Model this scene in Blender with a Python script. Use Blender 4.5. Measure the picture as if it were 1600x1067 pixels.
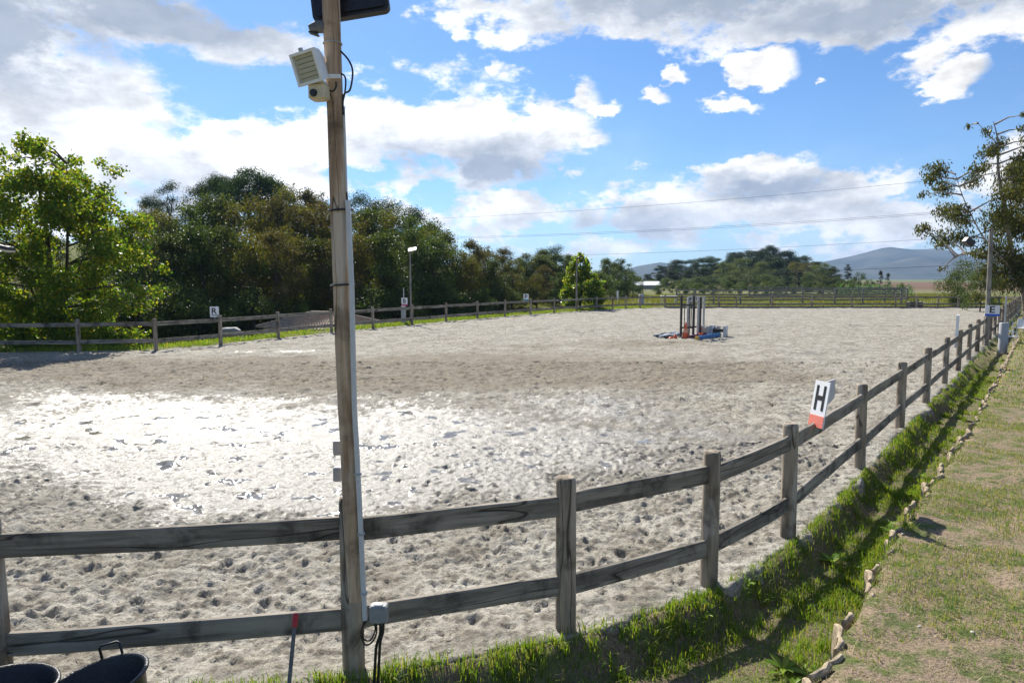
import bpy, math, random
import numpy as np
from mathutils import Vector, Matrix

rnd = random.Random(7)
R = np.random.default_rng(11)
scene = bpy.context.scene
for o in list(bpy.data.objects):
    bpy.data.objects.remove(o)
COL = scene.collection

# ------------------------------------------------------------------ camera
CAM_Z = 2.45
F = 1600 * 24.0 / 36.0                      # focal length in photograph pixels
PITCH = math.atan((533.5 - 436) / F)
cam_data = bpy.data.cameras.new('camera')
cam_data.lens = 24.0
cam_data.sensor_width = 36.0
cam_data.clip_end = 20000
cam = bpy.data.objects.new('camera', cam_data)
cam.location = (0, 0, CAM_Z)
cam.rotation_euler = (math.pi / 2 - PITCH, 0, 0)
COL.objects.link(cam)
scene.camera = cam

def ray(x, y):
    u = (x - 800) / F
    v = (y - 533.5) / F
    return Vector((u, math.cos(PITCH) - v * math.sin(PITCH), -math.sin(PITCH) - v * math.cos(PITCH)))

def onplane(x, y, z=0.0):
    d = ray(x, y)
    k = (z - CAM_Z) / d.z
    return Vector((d.x * k, d.y * k, z))

def at(x, y, D):
    d = ray(x, y)
    k = D / d.y
    return Vector((d.x * k, D, CAM_Z + d.z * k))

# ------------------------------------------------------------------ light
SUN_EL, SUN_AZ = 42.0, -22.0                 # degrees; azimuth from +Y towards +X
world = bpy.data.worlds.new('World')
scene.world = world
world.use_nodes = True
SKY_STRENGTH = 0.06
scene.view_settings.view_transform = 'Standard'
scene.view_settings.look = 'None'
scene.view_settings.gamma = 1
scene.view_settings.exposure = 0.80
scene.view_settings.use_curve_mapping = False
scene.cycles.use_denoising = True
scene.cycles.max_bounces = 6
scene.cycles.diffuse_bounces = 3
scene.cycles.glossy_bounces = 3
scene.cycles.transmission_bounces = 3
scene.cycles.transparent_max_bounces = 6
scene.cycles.volume_bounces = 0
scene.cycles.sample_clamp_indirect = 6
sun_data = bpy.data.lights.new('sun', 'SUN')
sun_data.energy = 5.0
sun_data.angle = math.radians(0.55)
sun_data.color = (1.0, 0.95, 0.86)
sun = bpy.data.objects.new('sun', sun_data)
el, az = math.radians(SUN_EL), math.radians(SUN_AZ)
to_sun = Vector((math.sin(az) * math.cos(el), math.cos(az) * math.cos(el), math.sin(el)))
sun.rotation_euler = to_sun.to_track_quat('Z', 'Y').to_euler()
sun.location = to_sun * 60
COL.objects.link(sun)

class NT:
    """small helper round a node tree"""
    def __init__(self, tree):
        self.t = tree
        self.n = tree.nodes
        self.l = tree.links
    def node(self, typ, **kw):
        nd = self.n.new(typ)
        for k, v in kw.items():
            if k.startswith('i_'):
                nd.inputs[k[2:].replace('_', ' ')].default_value = v
            else:
                setattr(nd, k, v)
        return nd
    def link(self, a, b):
        self.l.new(a, b)
    def val(self, sock, v):
        if hasattr(v, 'is_output'):
            self.l.new(v, sock)
        else:
            sock.default_value = v
    def math(self, op, a, b=None, clamp=False):
        nd = self.n.new('ShaderNodeMath')
        nd.operation = op
        nd.use_clamp = clamp
        self.val(nd.inputs[0], a)
        if b is not None:
            self.val(nd.inputs[1], b)
        return nd.outputs[0]
    def vmath(self, op, a, b=None):
        nd = self.n.new('ShaderNodeVectorMath')
        nd.operation = op
        self.val(nd.inputs[0], a)
        if b is not None:
            self.val(nd.inputs[1], b)
        return nd.outputs['Value'] if op in ('LENGTH', 'DOT_PRODUCT') else nd.outputs[0]
    def ramp(self, v, a, b, lo=0.0, hi=1.0, smooth=True):
        nd = self.n.new('ShaderNodeMapRange')
        nd.interpolation_type = 'SMOOTHSTEP' if smooth else 'LINEAR'
        nd.clamp = True
        self.val(nd.inputs[0], v)
        nd.inputs[1].default_value = a
        nd.inputs[2].default_value = b
        nd.inputs[3].default_value = lo
        nd.inputs[4].default_value = hi
        return nd.outputs[0]
    def noise(self, vec, scale, detail=4, rough=0.55, dist=0.0):
        nd = self.n.new('ShaderNodeTexNoise')
        if vec is not None:
            self.l.new(vec, nd.inputs['Vector'])
        nd.inputs['Scale'].default_value = scale
        nd.inputs['Detail'].default_value = detail
        nd.inputs['Roughness'].default_value = rough
        nd.inputs['Distortion'].default_value = dist
        return nd
    def mix(self, f, a, b):
        nd = self.n.new('ShaderNodeMix')
        nd.data_type = 'RGBA'
        self.val(nd.inputs[0], f)
        self.val(nd.inputs[6], a)
        self.val(nd.inputs[7], b)
        return nd.outputs[2]

def c4(c):
    return (c[0], c[1], c[2], 1.0)

def build_sky():
    t = NT(world.node_tree)
    t.n.clear()
    sky = t.node('ShaderNodeTexSky')
    sky.sky_type = 'NISHITA'
    sky.sun_disc = False
    sky.sun_elevation = el
    sky.sun_rotation = az
    sky.air_density = 1.0
    sky.dust_density = 0.3
    sky.ozone_density = 2.0
    geo = t.node('ShaderNodeTexCoord')
    d = geo.outputs['Generated']
    sep = t.node('ShaderNodeSeparateXYZ')
    t.link(d, sep.inputs[0])
    azn = t.math('ARCTAN2', sep.outputs[0], sep.outputs[1])
    eln = t.math('ARCSINE', sep.outputs[2])
    comb = t.node('ShaderNodeCombineXYZ')
    t.link(azn, comb.inputs[0])
    t.link(eln, comb.inputs[1])
    # clouds: noise in direction space, flatter towards the horizon
    st = t.vmath('MULTIPLY', d, (1.0, 1.0, 1.9))
    big = t.noise(st, 3.2, 4, 0.58)
    fine = t.noise(st, 8.0, 8, 0.64, 0.0)
    w1 = t.vmath('SUBTRACT', fine.outputs['Color'], (0.5, 0.5, 0.5))
    warp = t.vmath('ADD', comb.outputs[0], t.vmath('MULTIPLY', w1, (0.16, 0.11, 0.0)))

    def blob_sum(blobs):
        acc = None
        for (x, y, rx, ry, amt) in blobs:
            r = ray(x, y).normalized()
            a0, e0 = math.atan2(r.x, r.y), math.asin(r.z)
            v = t.vmath('SUBTRACT', warp, (a0, e0, 0))
            v = t.vmath('MULTIPLY', v, (F / rx, F / ry, 0))
            g = t.ramp(t.vmath('LENGTH', v), 1.55, 0.1, 0.0, amt, False)
            acc = g if acc is None else t.math('MAXIMUM', acc, g)
        return acc
    white = [(60, 130, 190, 120, .95), (20, 260, 260, 100, .95), (330, 265, 190, 60, .85), (420, 60, 120, 40, .70), (150, 20, 260, 55, .9),
             (660, 190, 190, 70, .95), (820, 200, 110, 60, .85), (720, 265, 190, 50, .85), (480, 225, 140, 48, .85), (900, 150, 60, 40, .6),
             (800, 20, 130, 45, .85), (1010, 10, 230, 50, .95), (1350, 5, 330, 45, .95), (1650, 20, 150, 50, .8),
             (1212, 110, 42, 26, .8), (1160, 166, 50, 17, .75), (956, 172, 26, 17, .75), (1030, 155, 28, 15, .7), (1502, 127, 36, 20, .75),
             (885, 270, 38, 14, .7), (1283, 131, 18, 10, .62), (1076, 122, 22, 12, .6), (935, 225, 36, 18, .5), (780, 118, 24, 12, .5),
             (1190, 275, 115, 38, .9), (1360, 285, 110, 34, .8), (1480, 300, 120, 40, .85), (1570, 262, 80, 34, .85), (1150, 330, 330, 48, .85), (820, 340, 220, 50, .8),
             (1000, 385, 420, 32, .62), (1400, 345, 260, 42, .8), (1800, 300, 200, 70, .9), (-150, 150, 170, 200, .9)]
    dark = [(50, 60, 130, 85, .85), (230, 15, 240, 55, .95), (770, 255, 130, 42, .85), (640, 235, 80, 34, .6), (1210, 292, 95, 20, .9), (1100, -5, 330, 36, .9),
            (1450, -5, 300, 34, .9), (240, 290, 90, 40, .5), (1000, 350, 200, 22, .5), (500, 20, 120, 26, .7), (1380, 330, 170, 20, .35)]
    wsum = blob_sum(white)
    dsum = t.math('MINIMUM', t.math('MULTIPLY', blob_sum(dark), 1.45), 1.0)
    # outside the named clouds the same broken cumulus goes on
    azabs = t.math('ABSOLUTE', azn)
    outside = t.math('MAXIMUM', t.ramp(azabs, 0.72, 0.95), t.ramp(eln, 0.42, 0.55))
    generic = t.math('MULTIPLY', t.ramp(big.outputs[0], 0.51, 0.68), outside)
    dens = t.math('MAXIMUM', wsum, t.math('MULTIPLY', generic, 0.9))
    n2 = t.math('ADD', t.math('MULTIPLY', t.math('SUBTRACT', fine.outputs[0], 0.5), 1.9), t.math('MULTIPLY', t.math('SUBTRACT', big.outputs[0], 0.5), 0.7))
    dens = t.math('ADD', dens, n2)
    alpha = t.ramp(dens, 0.35, 0.62)
    veil = t.ramp(eln, 0.30, 0.0, 0.0, 0.25)          # thin high cloud towards the horizon
    alpha = t.math('MAXIMUM', alpha, t.math('MULTIPLY', veil, t.ramp(big.outputs[0], .3, .7)))
    # cloud brightness: bright thin rims, greyer thick bases, brighter near the sun
    shade = t.math('MULTIPLY', t.math('MAXIMUM', dsum, t.math('MULTIPLY', generic, t.ramp(big.outputs[0], .55, .75))), t.ramp(fine.outputs[0], 0.22, 0.52))
    sdir = t.vmath('DOT_PRODUCT', d, tuple(to_sun))
    nearsun = t.ramp(sdir, 0.55, 1.0, 0.0, 1.0)
    bright = t.math('ADD', 10.5, t.math('MULTIPLY', nearsun, 4.0))
    relief = t.ramp(t.noise(st, 17.0, 6, .6).outputs[0], .28, .66, 0.66, 1.10)
    bright = t.math('MULTIPLY', bright, relief)
    lit = t.node('ShaderNodeMix', data_type='RGBA', blend_type='MULTIPLY')
    lit.inputs[0].default_value = 1.0
    lit.inputs[6].default_value = (1.0, 0.99, 0.97, 1)
    t.link(bright, lit.inputs[7])
    cloudcol = t.mix(t.math('MULTIPLY', shade, 0.85), lit.outputs[2], (2.9, 3.6, 4.8, 1))
    blue = t.node('ShaderNodeMix', data_type='RGBA', blend_type='MULTIPLY')
    blue.inputs[0].default_value = 1.0
    t.link(sky.outputs[0], blue.inputs[6])
    blue.inputs[7].default_value = (.62, .92, 1.25, 1)
    colr = t.mix(alpha, blue.outputs[2], cloudcol)
    bg = t.node('ShaderNodeBackground')
    bg.inputs[1].default_value = SKY_STRENGTH
    t.link(colr, bg.inputs[0])
    out = t.node('ShaderNodeOutputWorld')
    t.link(bg.outputs[0], out.inputs[0])
build_sky()
world.cycles.sampling_method = 'NONE'

# ------------------------------------------------------------------ noise for height fields
def _hash(ix, iy, seed):
    h = (ix.astype(np.int64) * 374761393 + iy.astype(np.int64) * 668265263 + seed * 974634777) & 0x7fffffff
    h = ((h ^ (h >> 13)) * 1274126177) & 0x7fffffff
    return ((h ^ (h >> 16)) & 0xffff) / 65535.0

def vnoise(x, y, seed=0):
    x = np.asarray(x, float); y = np.asarray(y, float)
    ix, iy = np.floor(x), np.floor(y)
    fx, fy = x - ix, y - iy
    fx = fx * fx * (3 - 2 * fx); fy = fy * fy * (3 - 2 * fy)
    a = _hash(ix, iy, seed); b = _hash(ix + 1, iy, seed)
    c = _hash(ix, iy + 1, seed); d = _hash(ix + 1, iy + 1, seed)
    return (a * (1 - fx) + b * fx) * (1 - fy) + (c * (1 - fx) + d * fx) * fy

def fbm(x, y, scale, octv=4, seed=0, rough=0.5):
    s, amp, tot = 0, 1.0, 0
    for k in range(octv):
        s = s + amp * vnoise(x * scale * 2 ** k + 17.3 * k, y * scale * 2 ** k - 9.1 * k, seed + k)
        tot += amp
        amp *= rough
    return s / tot

def sstep(a, b, v):
    q = np.clip((np.asarray(v, float) - a) / (b - a), 0, 1)
    return q * q * (3 - 2 * q)

# ------------------------------------------------------------------ fence layout (ground points, metres)
near_px = [(3, 1089), (553, 1044), (884, 984), (1107, 915), (1231, 838)]
NEAR = [onplane(*p) for p in near_px]
A = onplane(1343, 730); B = onplane(1537, 539)
dirR = (B - A).normalized()
nR = round((B - A).length / 3.0)
stepR = (B - A).length / nR
RIGHT = [A + dirR * stepR * k for k in range(nR + 15)]
FAR_Y = 58.5
RIGHT = [p for p in RIGHT if p.y < FAR_Y - 1.5]
left_px = [(124, 549.5), (244, 547.5), (345, 538), (435, 528), (518, 520), (583, 513.5), (644, 507.8), (697, 502.8), (746, 498.4), (789, 494.8),
           (829, 491.8), (866, 489), (901, 486.7), (932, 484.8), (957, 483.2), (978, 482.2), (1000, 481.6)]
LEFT = [onplane(*p) for p in left_px]
far_x = [1039, 1080, 1123, 1150, 1207, 1268, 1331, 1399, 1432, 1465, 1497, 1525, 1560]
FARP = [onplane(x, 481.2) for x in far_x]
pm1 = Vector((-5.2, 3.75, 0))
LW = [Vector((-17.3, 22.6, 0)), Vector((-20.3, 21.6, 0))]
# closed boundary, counter-clockwise seen from above: near row, right side, far side, left side
LOOP = [pm1] + NEAR + RIGHT + list(reversed(FARP)) + list(reversed(LEFT)) + LW
POLY = np.array([(p.x, p.y) for p in LOOP] + [(-23.5, 17.5), (-22, 9.5), (-13, 4.6)])

def poly_sdf(x, y):
    """distance to the arena boundary, positive outside"""
    x = np.asarray(x, float); y = np.asarray(y, float)
    best = np.full(x.shape, 1e18)
    inside = np.zeros(x.shape, bool)
    n = len(POLY)
    for i in range(n):
        ax, ay = POLY[i]; bx, by = POLY[(i + 1) % n]
        ex, ey = bx - ax, by - ay
        wx, wy = x - ax, y - ay
        tt = np.clip((wx * ex + wy * ey) / (ex * ex + ey * ey), 0, 1)
        dd = (wx - ex * tt) ** 2 + (wy - ey * tt) ** 2
        best = np.minimum(best, dd)
        cond = ((ay > y) != (by > y))
        with np.errstate(divide='ignore', invalid='ignore'):
            xi = (bx - ax) * (y - ay) / (by - ay if by != ay else 1e-9) + ax
        inside ^= cond & (x < xi)
    d = np.sqrt(best)
    return np.where(inside, -d, d)

LAWN_Z = 0.20
EDGE = [Vector((-2.2, -9, 0)), Vector((1.12, 2.5, 0)), onplane(1270, 1062, LAWN_Z), onplane(1338, 945, LAWN_Z), onplane(1385, 850, LAWN_Z)]
_n = Vector((dirR.y, -dirR.x, 0))
EDGE += [Vector((p.x, p.y, 0)) + _n * 1.0 for p in RIGHT if p.y > 9.5] + [RIGHT[-1] + dirR * 60 + _n]
def edge_sdf(x, y):
    """signed distance to the lawn edging, positive on the lawn side"""
    x = np.asarray(x, float); y = np.asarray(y, float)
    best = np.full(x.shape, 1e18); sgn = np.ones(x.shape)
    for a, b in zip(EDGE[:-1], EDGE[1:]):
        ex, ey = b.x - a.x, b.y - a.y
        wx, wy = x - a.x, y - a.y
        tt = np.clip((wx * ex + wy * ey) / (ex * ex + ey * ey), 0, 1)
        dd = (wx - ex * tt) ** 2 + (wy - ey * tt) ** 2
        cr = ex * wy - ey * wx
        m = dd < best
        best = np.where(m, dd, best); sgn = np.where(m, -np.sign(cr), sgn)
    return np.sqrt(best) * sgn
def leftness(x, y):
    """1 beyond the left-hand fence, 0 on the camera and right sides"""
    l = (y - 20.0) - 0.55 * (x + 14)          # line along the left fence
    return sstep(-2, 2, (y - 21.5) - 1.35 * (x + 11.5)) * sstep(14, 19, y + 0 * l)

def ground_z(x, y, t=None):
    x = np.asarray(x, float); y = np.asarray(y, float)
    if t is None:
        t = poly_sdf(x, y)
    lf = leftness(x, y)
    farw = sstep(50, 57, y)
    # camera and right side: crumbling bank, ditch, edging, lawn
    wob = (fbm(x, y, 1.6, 3, 5) - .5)
    tb = t + wob * 0.22
    e = edge_sdf(x, y)
    deep = .08 + .15 * sstep(-2.4, -.6, x)
    z_r = -deep * sstep(0.10, 0.34, tb) + (LAWN_Z + deep - 0.01) * sstep(-.012, .02, e + (fbm(x, y, 5, 2, 14) - .5) * .03)
    z_r = z_r + 0.10 * sstep(.2, 6, e) + (fbm(x, y, 2.2, 4, 8) - .5) * 0.07 * sstep(0.1, .5, t)
    z_r = z_r + (fbm(x, y, 9, 3, 18) - .5) * 0.035 * sstep(0.1, .4, t)
    # left side: narrow verge, then a drop and a wooded hill
    drop = -2.1 * sstep(0.9, 8.0, t) * (1 - sstep(46, 66, y))
    dl = ((y - 25.6) * 0.53 - (x + 11.0) * 0.85)
    hill = 6.5 * sstep(14, 60, dl) * np.exp(-((x + 40) / 48.0) ** 2) * sstep(30, 60, y)
    z_l = drop + hill + (fbm(x, y, .5, 3, 3) - .5) * .25 * sstep(.5, 3, t)
    # far side: flat meadow
    z_f = (fbm(x, y, .25, 3, 6) - .5) * 0.25 * sstep(0.5, 6, t)
    # wooded knoll on the far right
    knoll = 2.5 * np.exp(-(((x - 72) / 30.0) ** 2 + ((y - 215) / 40.0) ** 2))
    z = z_r * (1 - lf) * (1 - farw) + z_l * lf * (1 - farw) + farw * (z_f * (1 - sstep(-2, 6, dl)) + z_l * sstep(-2, 6, dl)) + knoll
    z = np.where(t < 0.0, -0.16, z)
    z = np.where((t >= 0.0) & (t < 0.10), z - 0.16 * (1 - t / 0.10), z)
    return z

def gz(x, y):
    return float(ground_z(np.array([x]), np.array([y]))[0])

# wet mask of the sand (0 dry .. 1 puddle)
def wetness(x, y):
    n = fbm(x, y, .35, 4, 41) - .5
    n2 = fbm(x, y, 1.7, 4, 43) - .5
    def g(cx, cy, rx, ry, rot=0):
        ca, sa = math.cos(rot), math.sin(rot)
        dx, dy = x - cx, y - cy
        return np.exp(-(((dx * ca + dy * sa) / rx) ** 2 + ((-dx * sa + dy * ca) / ry) ** 2))
    w = 1.15 * g(-5.8, 10.2, 6.2, 2.9) + 0.8 * g(-2.0, 9.0, 3.2, 2.2) + .62 * g(1.0, 13.6, 3.2, 1.5, .1) + .45 * g(3.0, 10.5, 3.0, 1.6) + .8 * g(-12, 12, 5, 3)
    w += .40 * g(-9, 23.2, 4.5, .9) + .36 * g(6, 31, 4, 1.2) + .36 * g(14, 47, 10, 1.4) + .34 * g(-1, 27, 3.5, .9) + .36 * g(11, 23, 4.5, 1.0, .3) + .36 * g(20, 36, 6, 1.2) + .34 * g(9, 38, 5, 1.0) + .33 * g(26, 52, 9, 1.2)
    return np.clip(w + n * 1.35 + n2 * .95, 0, 1.2) * sstep(.1, .35, w)

# hoof prints and clods, scattered with the distance falling off
def scatter(n, xr, yr, seed):
    q = np.random.default_rng(seed)
    return q.uniform(*xr, n), q.uniform(*yr, n), q

def sand_block(x0, x1, y0, y1, h, prints, clods):
    xs = np.arange(x0, x1 + h * .5, h)
    ys = np.arange(y0, y1 + h * .5, h)
    X, Y = np.meshgrid(xs, ys)
    wet = wetness(X, Y)
    rough = 1.0 - 0.50 * sstep(.4, 1.0, wet)
    Z = ((fbm(X, Y, 1.1, 3, 21) - .5) * .085 + (fbm(X, Y, 4.5, 3, 24) - .5) * .075) * (0.35 + .65 * rough)
    Z += (np.abs(fbm(X, Y, 7.0, 3, 29) - .5) * -.10 + .015) * rough
    if h < .07:
        Z += (fbm(X, Y, 17.0, 3 if h < .05 else 1, 33, .75) - .5) * .065 * rough
    for (px_, py_, r, dep, ang, kind) in list(prints) + list(clods):
        if px_ < x0 - .2 or px_ > x1 + .2 or py_ < y0 - .2 or py_ > y1 + .2 or r < h * .55:
            continue
        m = 2.4 * r
        i0, i1 = max(0, int((px_ - m - x0) / h)), min(len(xs), int((px_ + m - x0) / h) + 2)
        j0, j1 = max(0, int((py_ - m - y0) / h)), min(len(ys), int((py_ + m - y0) / h) + 2)
        if i1 <= i0 or j1 <= j0:
            continue
        gx = X[j0:j1, i0:i1] - px_; gy = Y[j0:j1, i0:i1] - py_
        ca, sa = math.cos(ang), math.sin(ang)
        lx, ly = gx * ca + gy * sa, (-gx * sa + gy * ca) * 1.25
        rr = np.sqrt(lx * lx + ly * ly) / r
        if kind == 0:
            k = -dep * (1 - sstep(.55, 1.05, rr)) + dep * .65 * np.exp(-((rr - 1.25) / .28) ** 2) * (0.55 + .45 * np.sign(lx))
        else:
            k = dep * np.clip(1 - rr * rr, 0, 1) ** .5
        Z[j0:j1, i0:i1] += k * (rough[j0:j1, i0:i1] * .9 + .1)
    t = poly_sdf(X, Y)
    Z = Z * (1 - .5 * sstep(-.4, 0, t))
    Z = Z - 0.5 * sstep(0.10, 0.26, t + (fbm(X, Y, 3, 3, 77) - .5) * .22)
    keep = t < 0.26
    fx = keep[:-1, :-1] & keep[1:, :-1] & keep[:-1, 1:] & keep[1:, 1:]
    idx = np.arange(X.size).reshape(X.shape)
    q = np.stack([idx[:-1, :-1][fx], idx[:-1, 1:][fx], idx[1:, 1:][fx], idx[1:, :-1][fx]], 1)
    return np.stack([X.ravel(), Y.ravel(), Z.ravel()], 1), q, wet.ravel()

def fast_mesh(name, verts, quads, smooth=True):
    """numpy arrays -> mesh (all faces with the same number of corners)"""
    used = np.zeros(len(verts), bool)
    used[quads.ravel()] = True
    remap = np.cumsum(used) - 1
    verts = verts[used]
    quads = remap[quads]
    me = bpy.data.meshes.new(name)
    k = quads.shape[1]
    me.vertices.add(len(verts))
    me.vertices.foreach_set('co', verts.astype(np.float32).ravel())
    me.loops.add(quads.size)
    me.loops.foreach_set('vertex_index', quads.astype(np.int32).ravel())
    me.polygons.add(len(quads))
    me.polygons.foreach_set('loop_start', np.arange(0, quads.size, k, dtype=np.int32))
    me.polygons.foreach_set('use_smooth', np.full(len(quads), smooth))
    me.update(calc_edges=True)
    return me, used

# ------------------------------------------------------------------ objects and properties
def tag(o, label=None, cat=None, group=None, kind=None):
    if label: o['label'] = label
    if cat: o['category'] = cat
    if group: o['group'] = group
    if kind: o['kind'] = kind
    return o

def thing(name, label, cat, loc=(0, 0, 0), group=None):
    o = bpy.data.objects.new(name, None)
    o.empty_display_size = 0.2
    o.location = loc
    COL.objects.link(o)
    return tag(o, label, cat, group)

def link_mesh(name, me, mat, parent=None, loc=None, kind=None):
    o = bpy.data.objects.new(name, me)
    COL.objects.link(o)
    if mat is not None and not me.materials:
        me.materials.append(mat)
    if parent is not None:
        o.parent = parent
    if loc is not None:
        o.location = loc
    if kind:
        o['kind'] = kind
    return o

class MB:
    """collects simple shapes into one mesh, in world coordinates"""
    def __init__(self):
        self.v, self.f, self.s = [], [], []
    def add(self, verts, faces, smooth=False):
        b = len(self.v)
        self.v += [tuple(p) for p in verts]
        self.f += [tuple(i + b for i in fc) for fc in faces]
        self.s += [smooth] * len(faces)
        return self
    def box(self, c, size, rot=None, bev=0.0, taper=1.0):
        sx, sy, sz = size[0] / 2, size[1] / 2, size[2] / 2
        m = rot if rot is not None else Matrix.Identity(3)
        c = Vector(c)
        if bev <= 0:
            pts = [Vector((x * sx * (taper if z > 0 else 1), y * sy * (taper if z > 0 else 1), z * sz)) for z in (-1, 1) for y in (-1, 1) for x in (-1, 1)]
            fs = [(0, 2, 3, 1), (4, 5, 7, 6), (0, 1, 5, 4), (2, 6, 7, 3), (0, 4, 6, 2), (1, 3, 7, 5)]
        else:
            pts, fs = [], []
            for zz, ins in ((-sz, bev), (-sz + bev, 0), (sz - bev, 0), (sz, bev)):
                k = len(pts)
                ax, ay = sx - ins, sy - ins
                b = bev
                tz = taper if zz > 0 else 1
                ring = [(-ax + b, -ay), (ax - b, -ay), (ax, -ay + b), (ax, ay - b), (ax - b, ay), (-ax + b, ay), (-ax, ay - b), (-ax, -ay + b)]
                pts += [Vector((p[0] * tz, p[1] * tz, zz)) for p in ring]
                if k:
                    fs += [(k - 8 + i, k - 8 + (i + 1) % 8, k + (i + 1) % 8, k + i) for i in range(8)]
            fs += [tuple(range(7, -1, -1)), tuple(range(24, 32))]
        return self.add([c + m @ p for p in pts], fs)
    def tube(self, pts, rad, n=8, caps=True, smooth=True):
        pts = [Vector(p) for p in pts]
        if not hasattr(rad, '__len__'):
            rad = [rad] * len(pts)
        vs, fs = [], []
        up = None
        for i, p in enumerate(pts):
            d = (pts[min(i + 1, len(pts) - 1)] - pts[max(i - 1, 0)]).normalized()
            if up is None:
                up = d.orthogonal().normalized()
            else:
                up = (up - d * up.dot(d))
                up = up.normalized() if up.length > 1e-6 else d.orthogonal().normalized()
            sd = d.cross(up)
            for k in range(n):
                a = 2 * math.pi * k / n
                vs.append(p + (up * math.cos(a) + sd * math.sin(a)) * rad[i])
            if i:
                b = (i - 1) * n
                fs += [(b + k, b + (k + 1) % n, b + n + (k + 1) % n, b + n + k) for k in range(n)]
        self.add(vs, fs, smooth)
        if caps:
            e = len(pts) - 1
            self.add(vs[:n], [tuple(range(n - 1, -1, -1))])
            self.add(vs[e * n:], [tuple(range(n))])
        return self
    def mesh(self, name, origin=(0, 0, 0)):
        me = bpy.data.meshes.new(name)
        ox, oy, oz = origin
        me.from_pydata([(x - ox, y - oy, z - oz) for x, y, z in self.v], [], self.f)
        me.polygons.foreach_set('use_smooth', self.s)
        me.update()
        return me
    def part(self, name, mat, parent, label=None):
        """parent (or grand-parent chain) is unrotated: subtract its world position"""
        org = Vector((0, 0, 0))
        p = parent
        while p is not None:
            org += Vector(p.location)
            p = p.parent
        o = link_mesh(name, self.mesh(name, org), mat, parent)
        if label:
            o['label'] = label
        return o
    def top(self, name, mat, label, cat, group=None, origin=(0, 0, 0)):
        o = link_mesh(name, self.mesh(name, origin), mat, None, origin)
        return tag(o, label, cat, group)

def rot_to(xdir, up=(0, 0, 1)):
    """3x3 with local x along xdir, local z as near to up as possible"""
    x = Vector(xdir).normalized()
    y = Vector(up).cross(x).normalized()
    z = x.cross(y)
    return Matrix((x, y, z)).transposed()

# ------------------------------------------------------------------ materials
def new_mat(name):
    m = bpy.data.materials.new(name)
    m.use_nodes = True
    t = NT(m.node_tree)
    bsdf = t.n['Principled BSDF']
    return m, t, bsdf

def plain(name, col, rough=.5, metal=0.0, var=.12, bump=.0, scale=30, spec=.5):
    m, t, b = new_mat(name)
    tc = t.node('ShaderNodeTexCoord')
    nz = t.noise(tc.outputs['Object'], scale, 5, .6)
    dark = tuple(c * (1 - var) for c in col)
    light = tuple(min(1, c * (1 + var)) for c in col)
    t.link(t.mix(t.ramp(nz.outputs[0], .3, .7), c4(dark), c4(light)), b.inputs['Base Color'])
    t.link(t.ramp(nz.outputs[0], .2, .8, rough * .85, min(1, rough * 1.15)), b.inputs['Roughness'])
    b.inputs['Metallic'].default_value = metal
    b.inputs['Specular IOR Level'].default_value = spec
    if bump > 0:
        bp = t.node('ShaderNodeBump')
        bp.inputs['Strength'].default_value = bump
        bp.inputs['Distance'].default_value = .01
        t.link(nz.outputs[0], bp.inputs['Height'])
        t.link(bp.outputs[0], b.inputs['Normal'])
    return m

def wood(name, light, dark, axis='X', stain=.5, rough=.85, bumpd=.006, patch=None, pamt=.6):
    m, t, b = new_mat(name)
    tc = t.node('ShaderNodeTexCoord')
    oi = t.node('ShaderNodeObjectInfo')
    off = t.node('ShaderNodeCombineXYZ')
    r = t.math('MULTIPLY', oi.outputs['Random'], 37.0)
    for k in range(3):
        t.link(r, off.inputs[k])
    p = t.vmath('ADD', tc.outputs['Object'], off.outputs[0])
    sc = {'X': (1.2, 14, 14), 'Z': (14, 14, 1.2)}[axis]
    sc2 = {'X': (2.0, 60, 60), 'Z': (60, 60, 2.0)}[axis]
    g1 = t.noise(t.vmath('MULTIPLY', p, sc), 1.0, 6, .6, .6)
    g2 = t.noise(t.vmath('MULTIPLY', p, sc2), 1.0, 4, .6, .3)
    st = t.noise(p, 2.6, 5, .65, .4)
    base = t.mix(t.ramp(g1.outputs[0], .3, .7), c4(dark), c4(light))
    base = t.mix(t.math('MULTIPLY', t.ramp(g2.outputs[0], .55, .72), .55), base, c4(tuple(c * .35 for c in dark)))
    if patch:
        sc3 = {'X': (1.0, 7, 7), 'Z': (7, 7, 1.0)}[axis]
        pn_ = t.noise(t.vmath('MULTIPLY', p, sc3), 1.0, 4, .6, .5)
        base = t.mix(t.math('MULTIPLY', t.ramp(pn_.outputs[0], .5, .62), pamt), base, c4(patch))
    blk = tuple(c * .22 for c in dark)
    base = t.mix(t.math('MULTIPLY', t.ramp(st.outputs[0], .48, .68), stain), base, c4(blk))
    # drying cracks along the grain
    cr = t.noise(t.vmath('MULTIPLY', p, tuple(s * .45 for s in sc)), 1.0, 2, .5, .3)
    crack = t.ramp(t.math('ABSOLUTE', t.math('SUBTRACT', cr.outputs[0], .5)), 0.0, .012, 1.0, 0.0)
    base = t.mix(t.math('MULTIPLY', crack, .8), base, c4(tuple(c * .12 for c in dark)))
    t.link(base, b.inputs['Base Color'])
    b.inputs['Roughness'].default_value = rough
    b.inputs['Specular IOR Level'].default_value = .25
    bp = t.node('ShaderNodeBump')
    bp.inputs['Strength'].default_value = .7
    bp.inputs['Distance'].default_value = bumpd
    t.link(t.math('SUBTRACT', t.math('ADD', g1.outputs[0], g2.outputs[0]), t.math('MULTIPLY', crack, 1.5)), bp.inputs['Height'])
    t.link(bp.outputs[0], b.inputs['Normal'])
    return m

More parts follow.
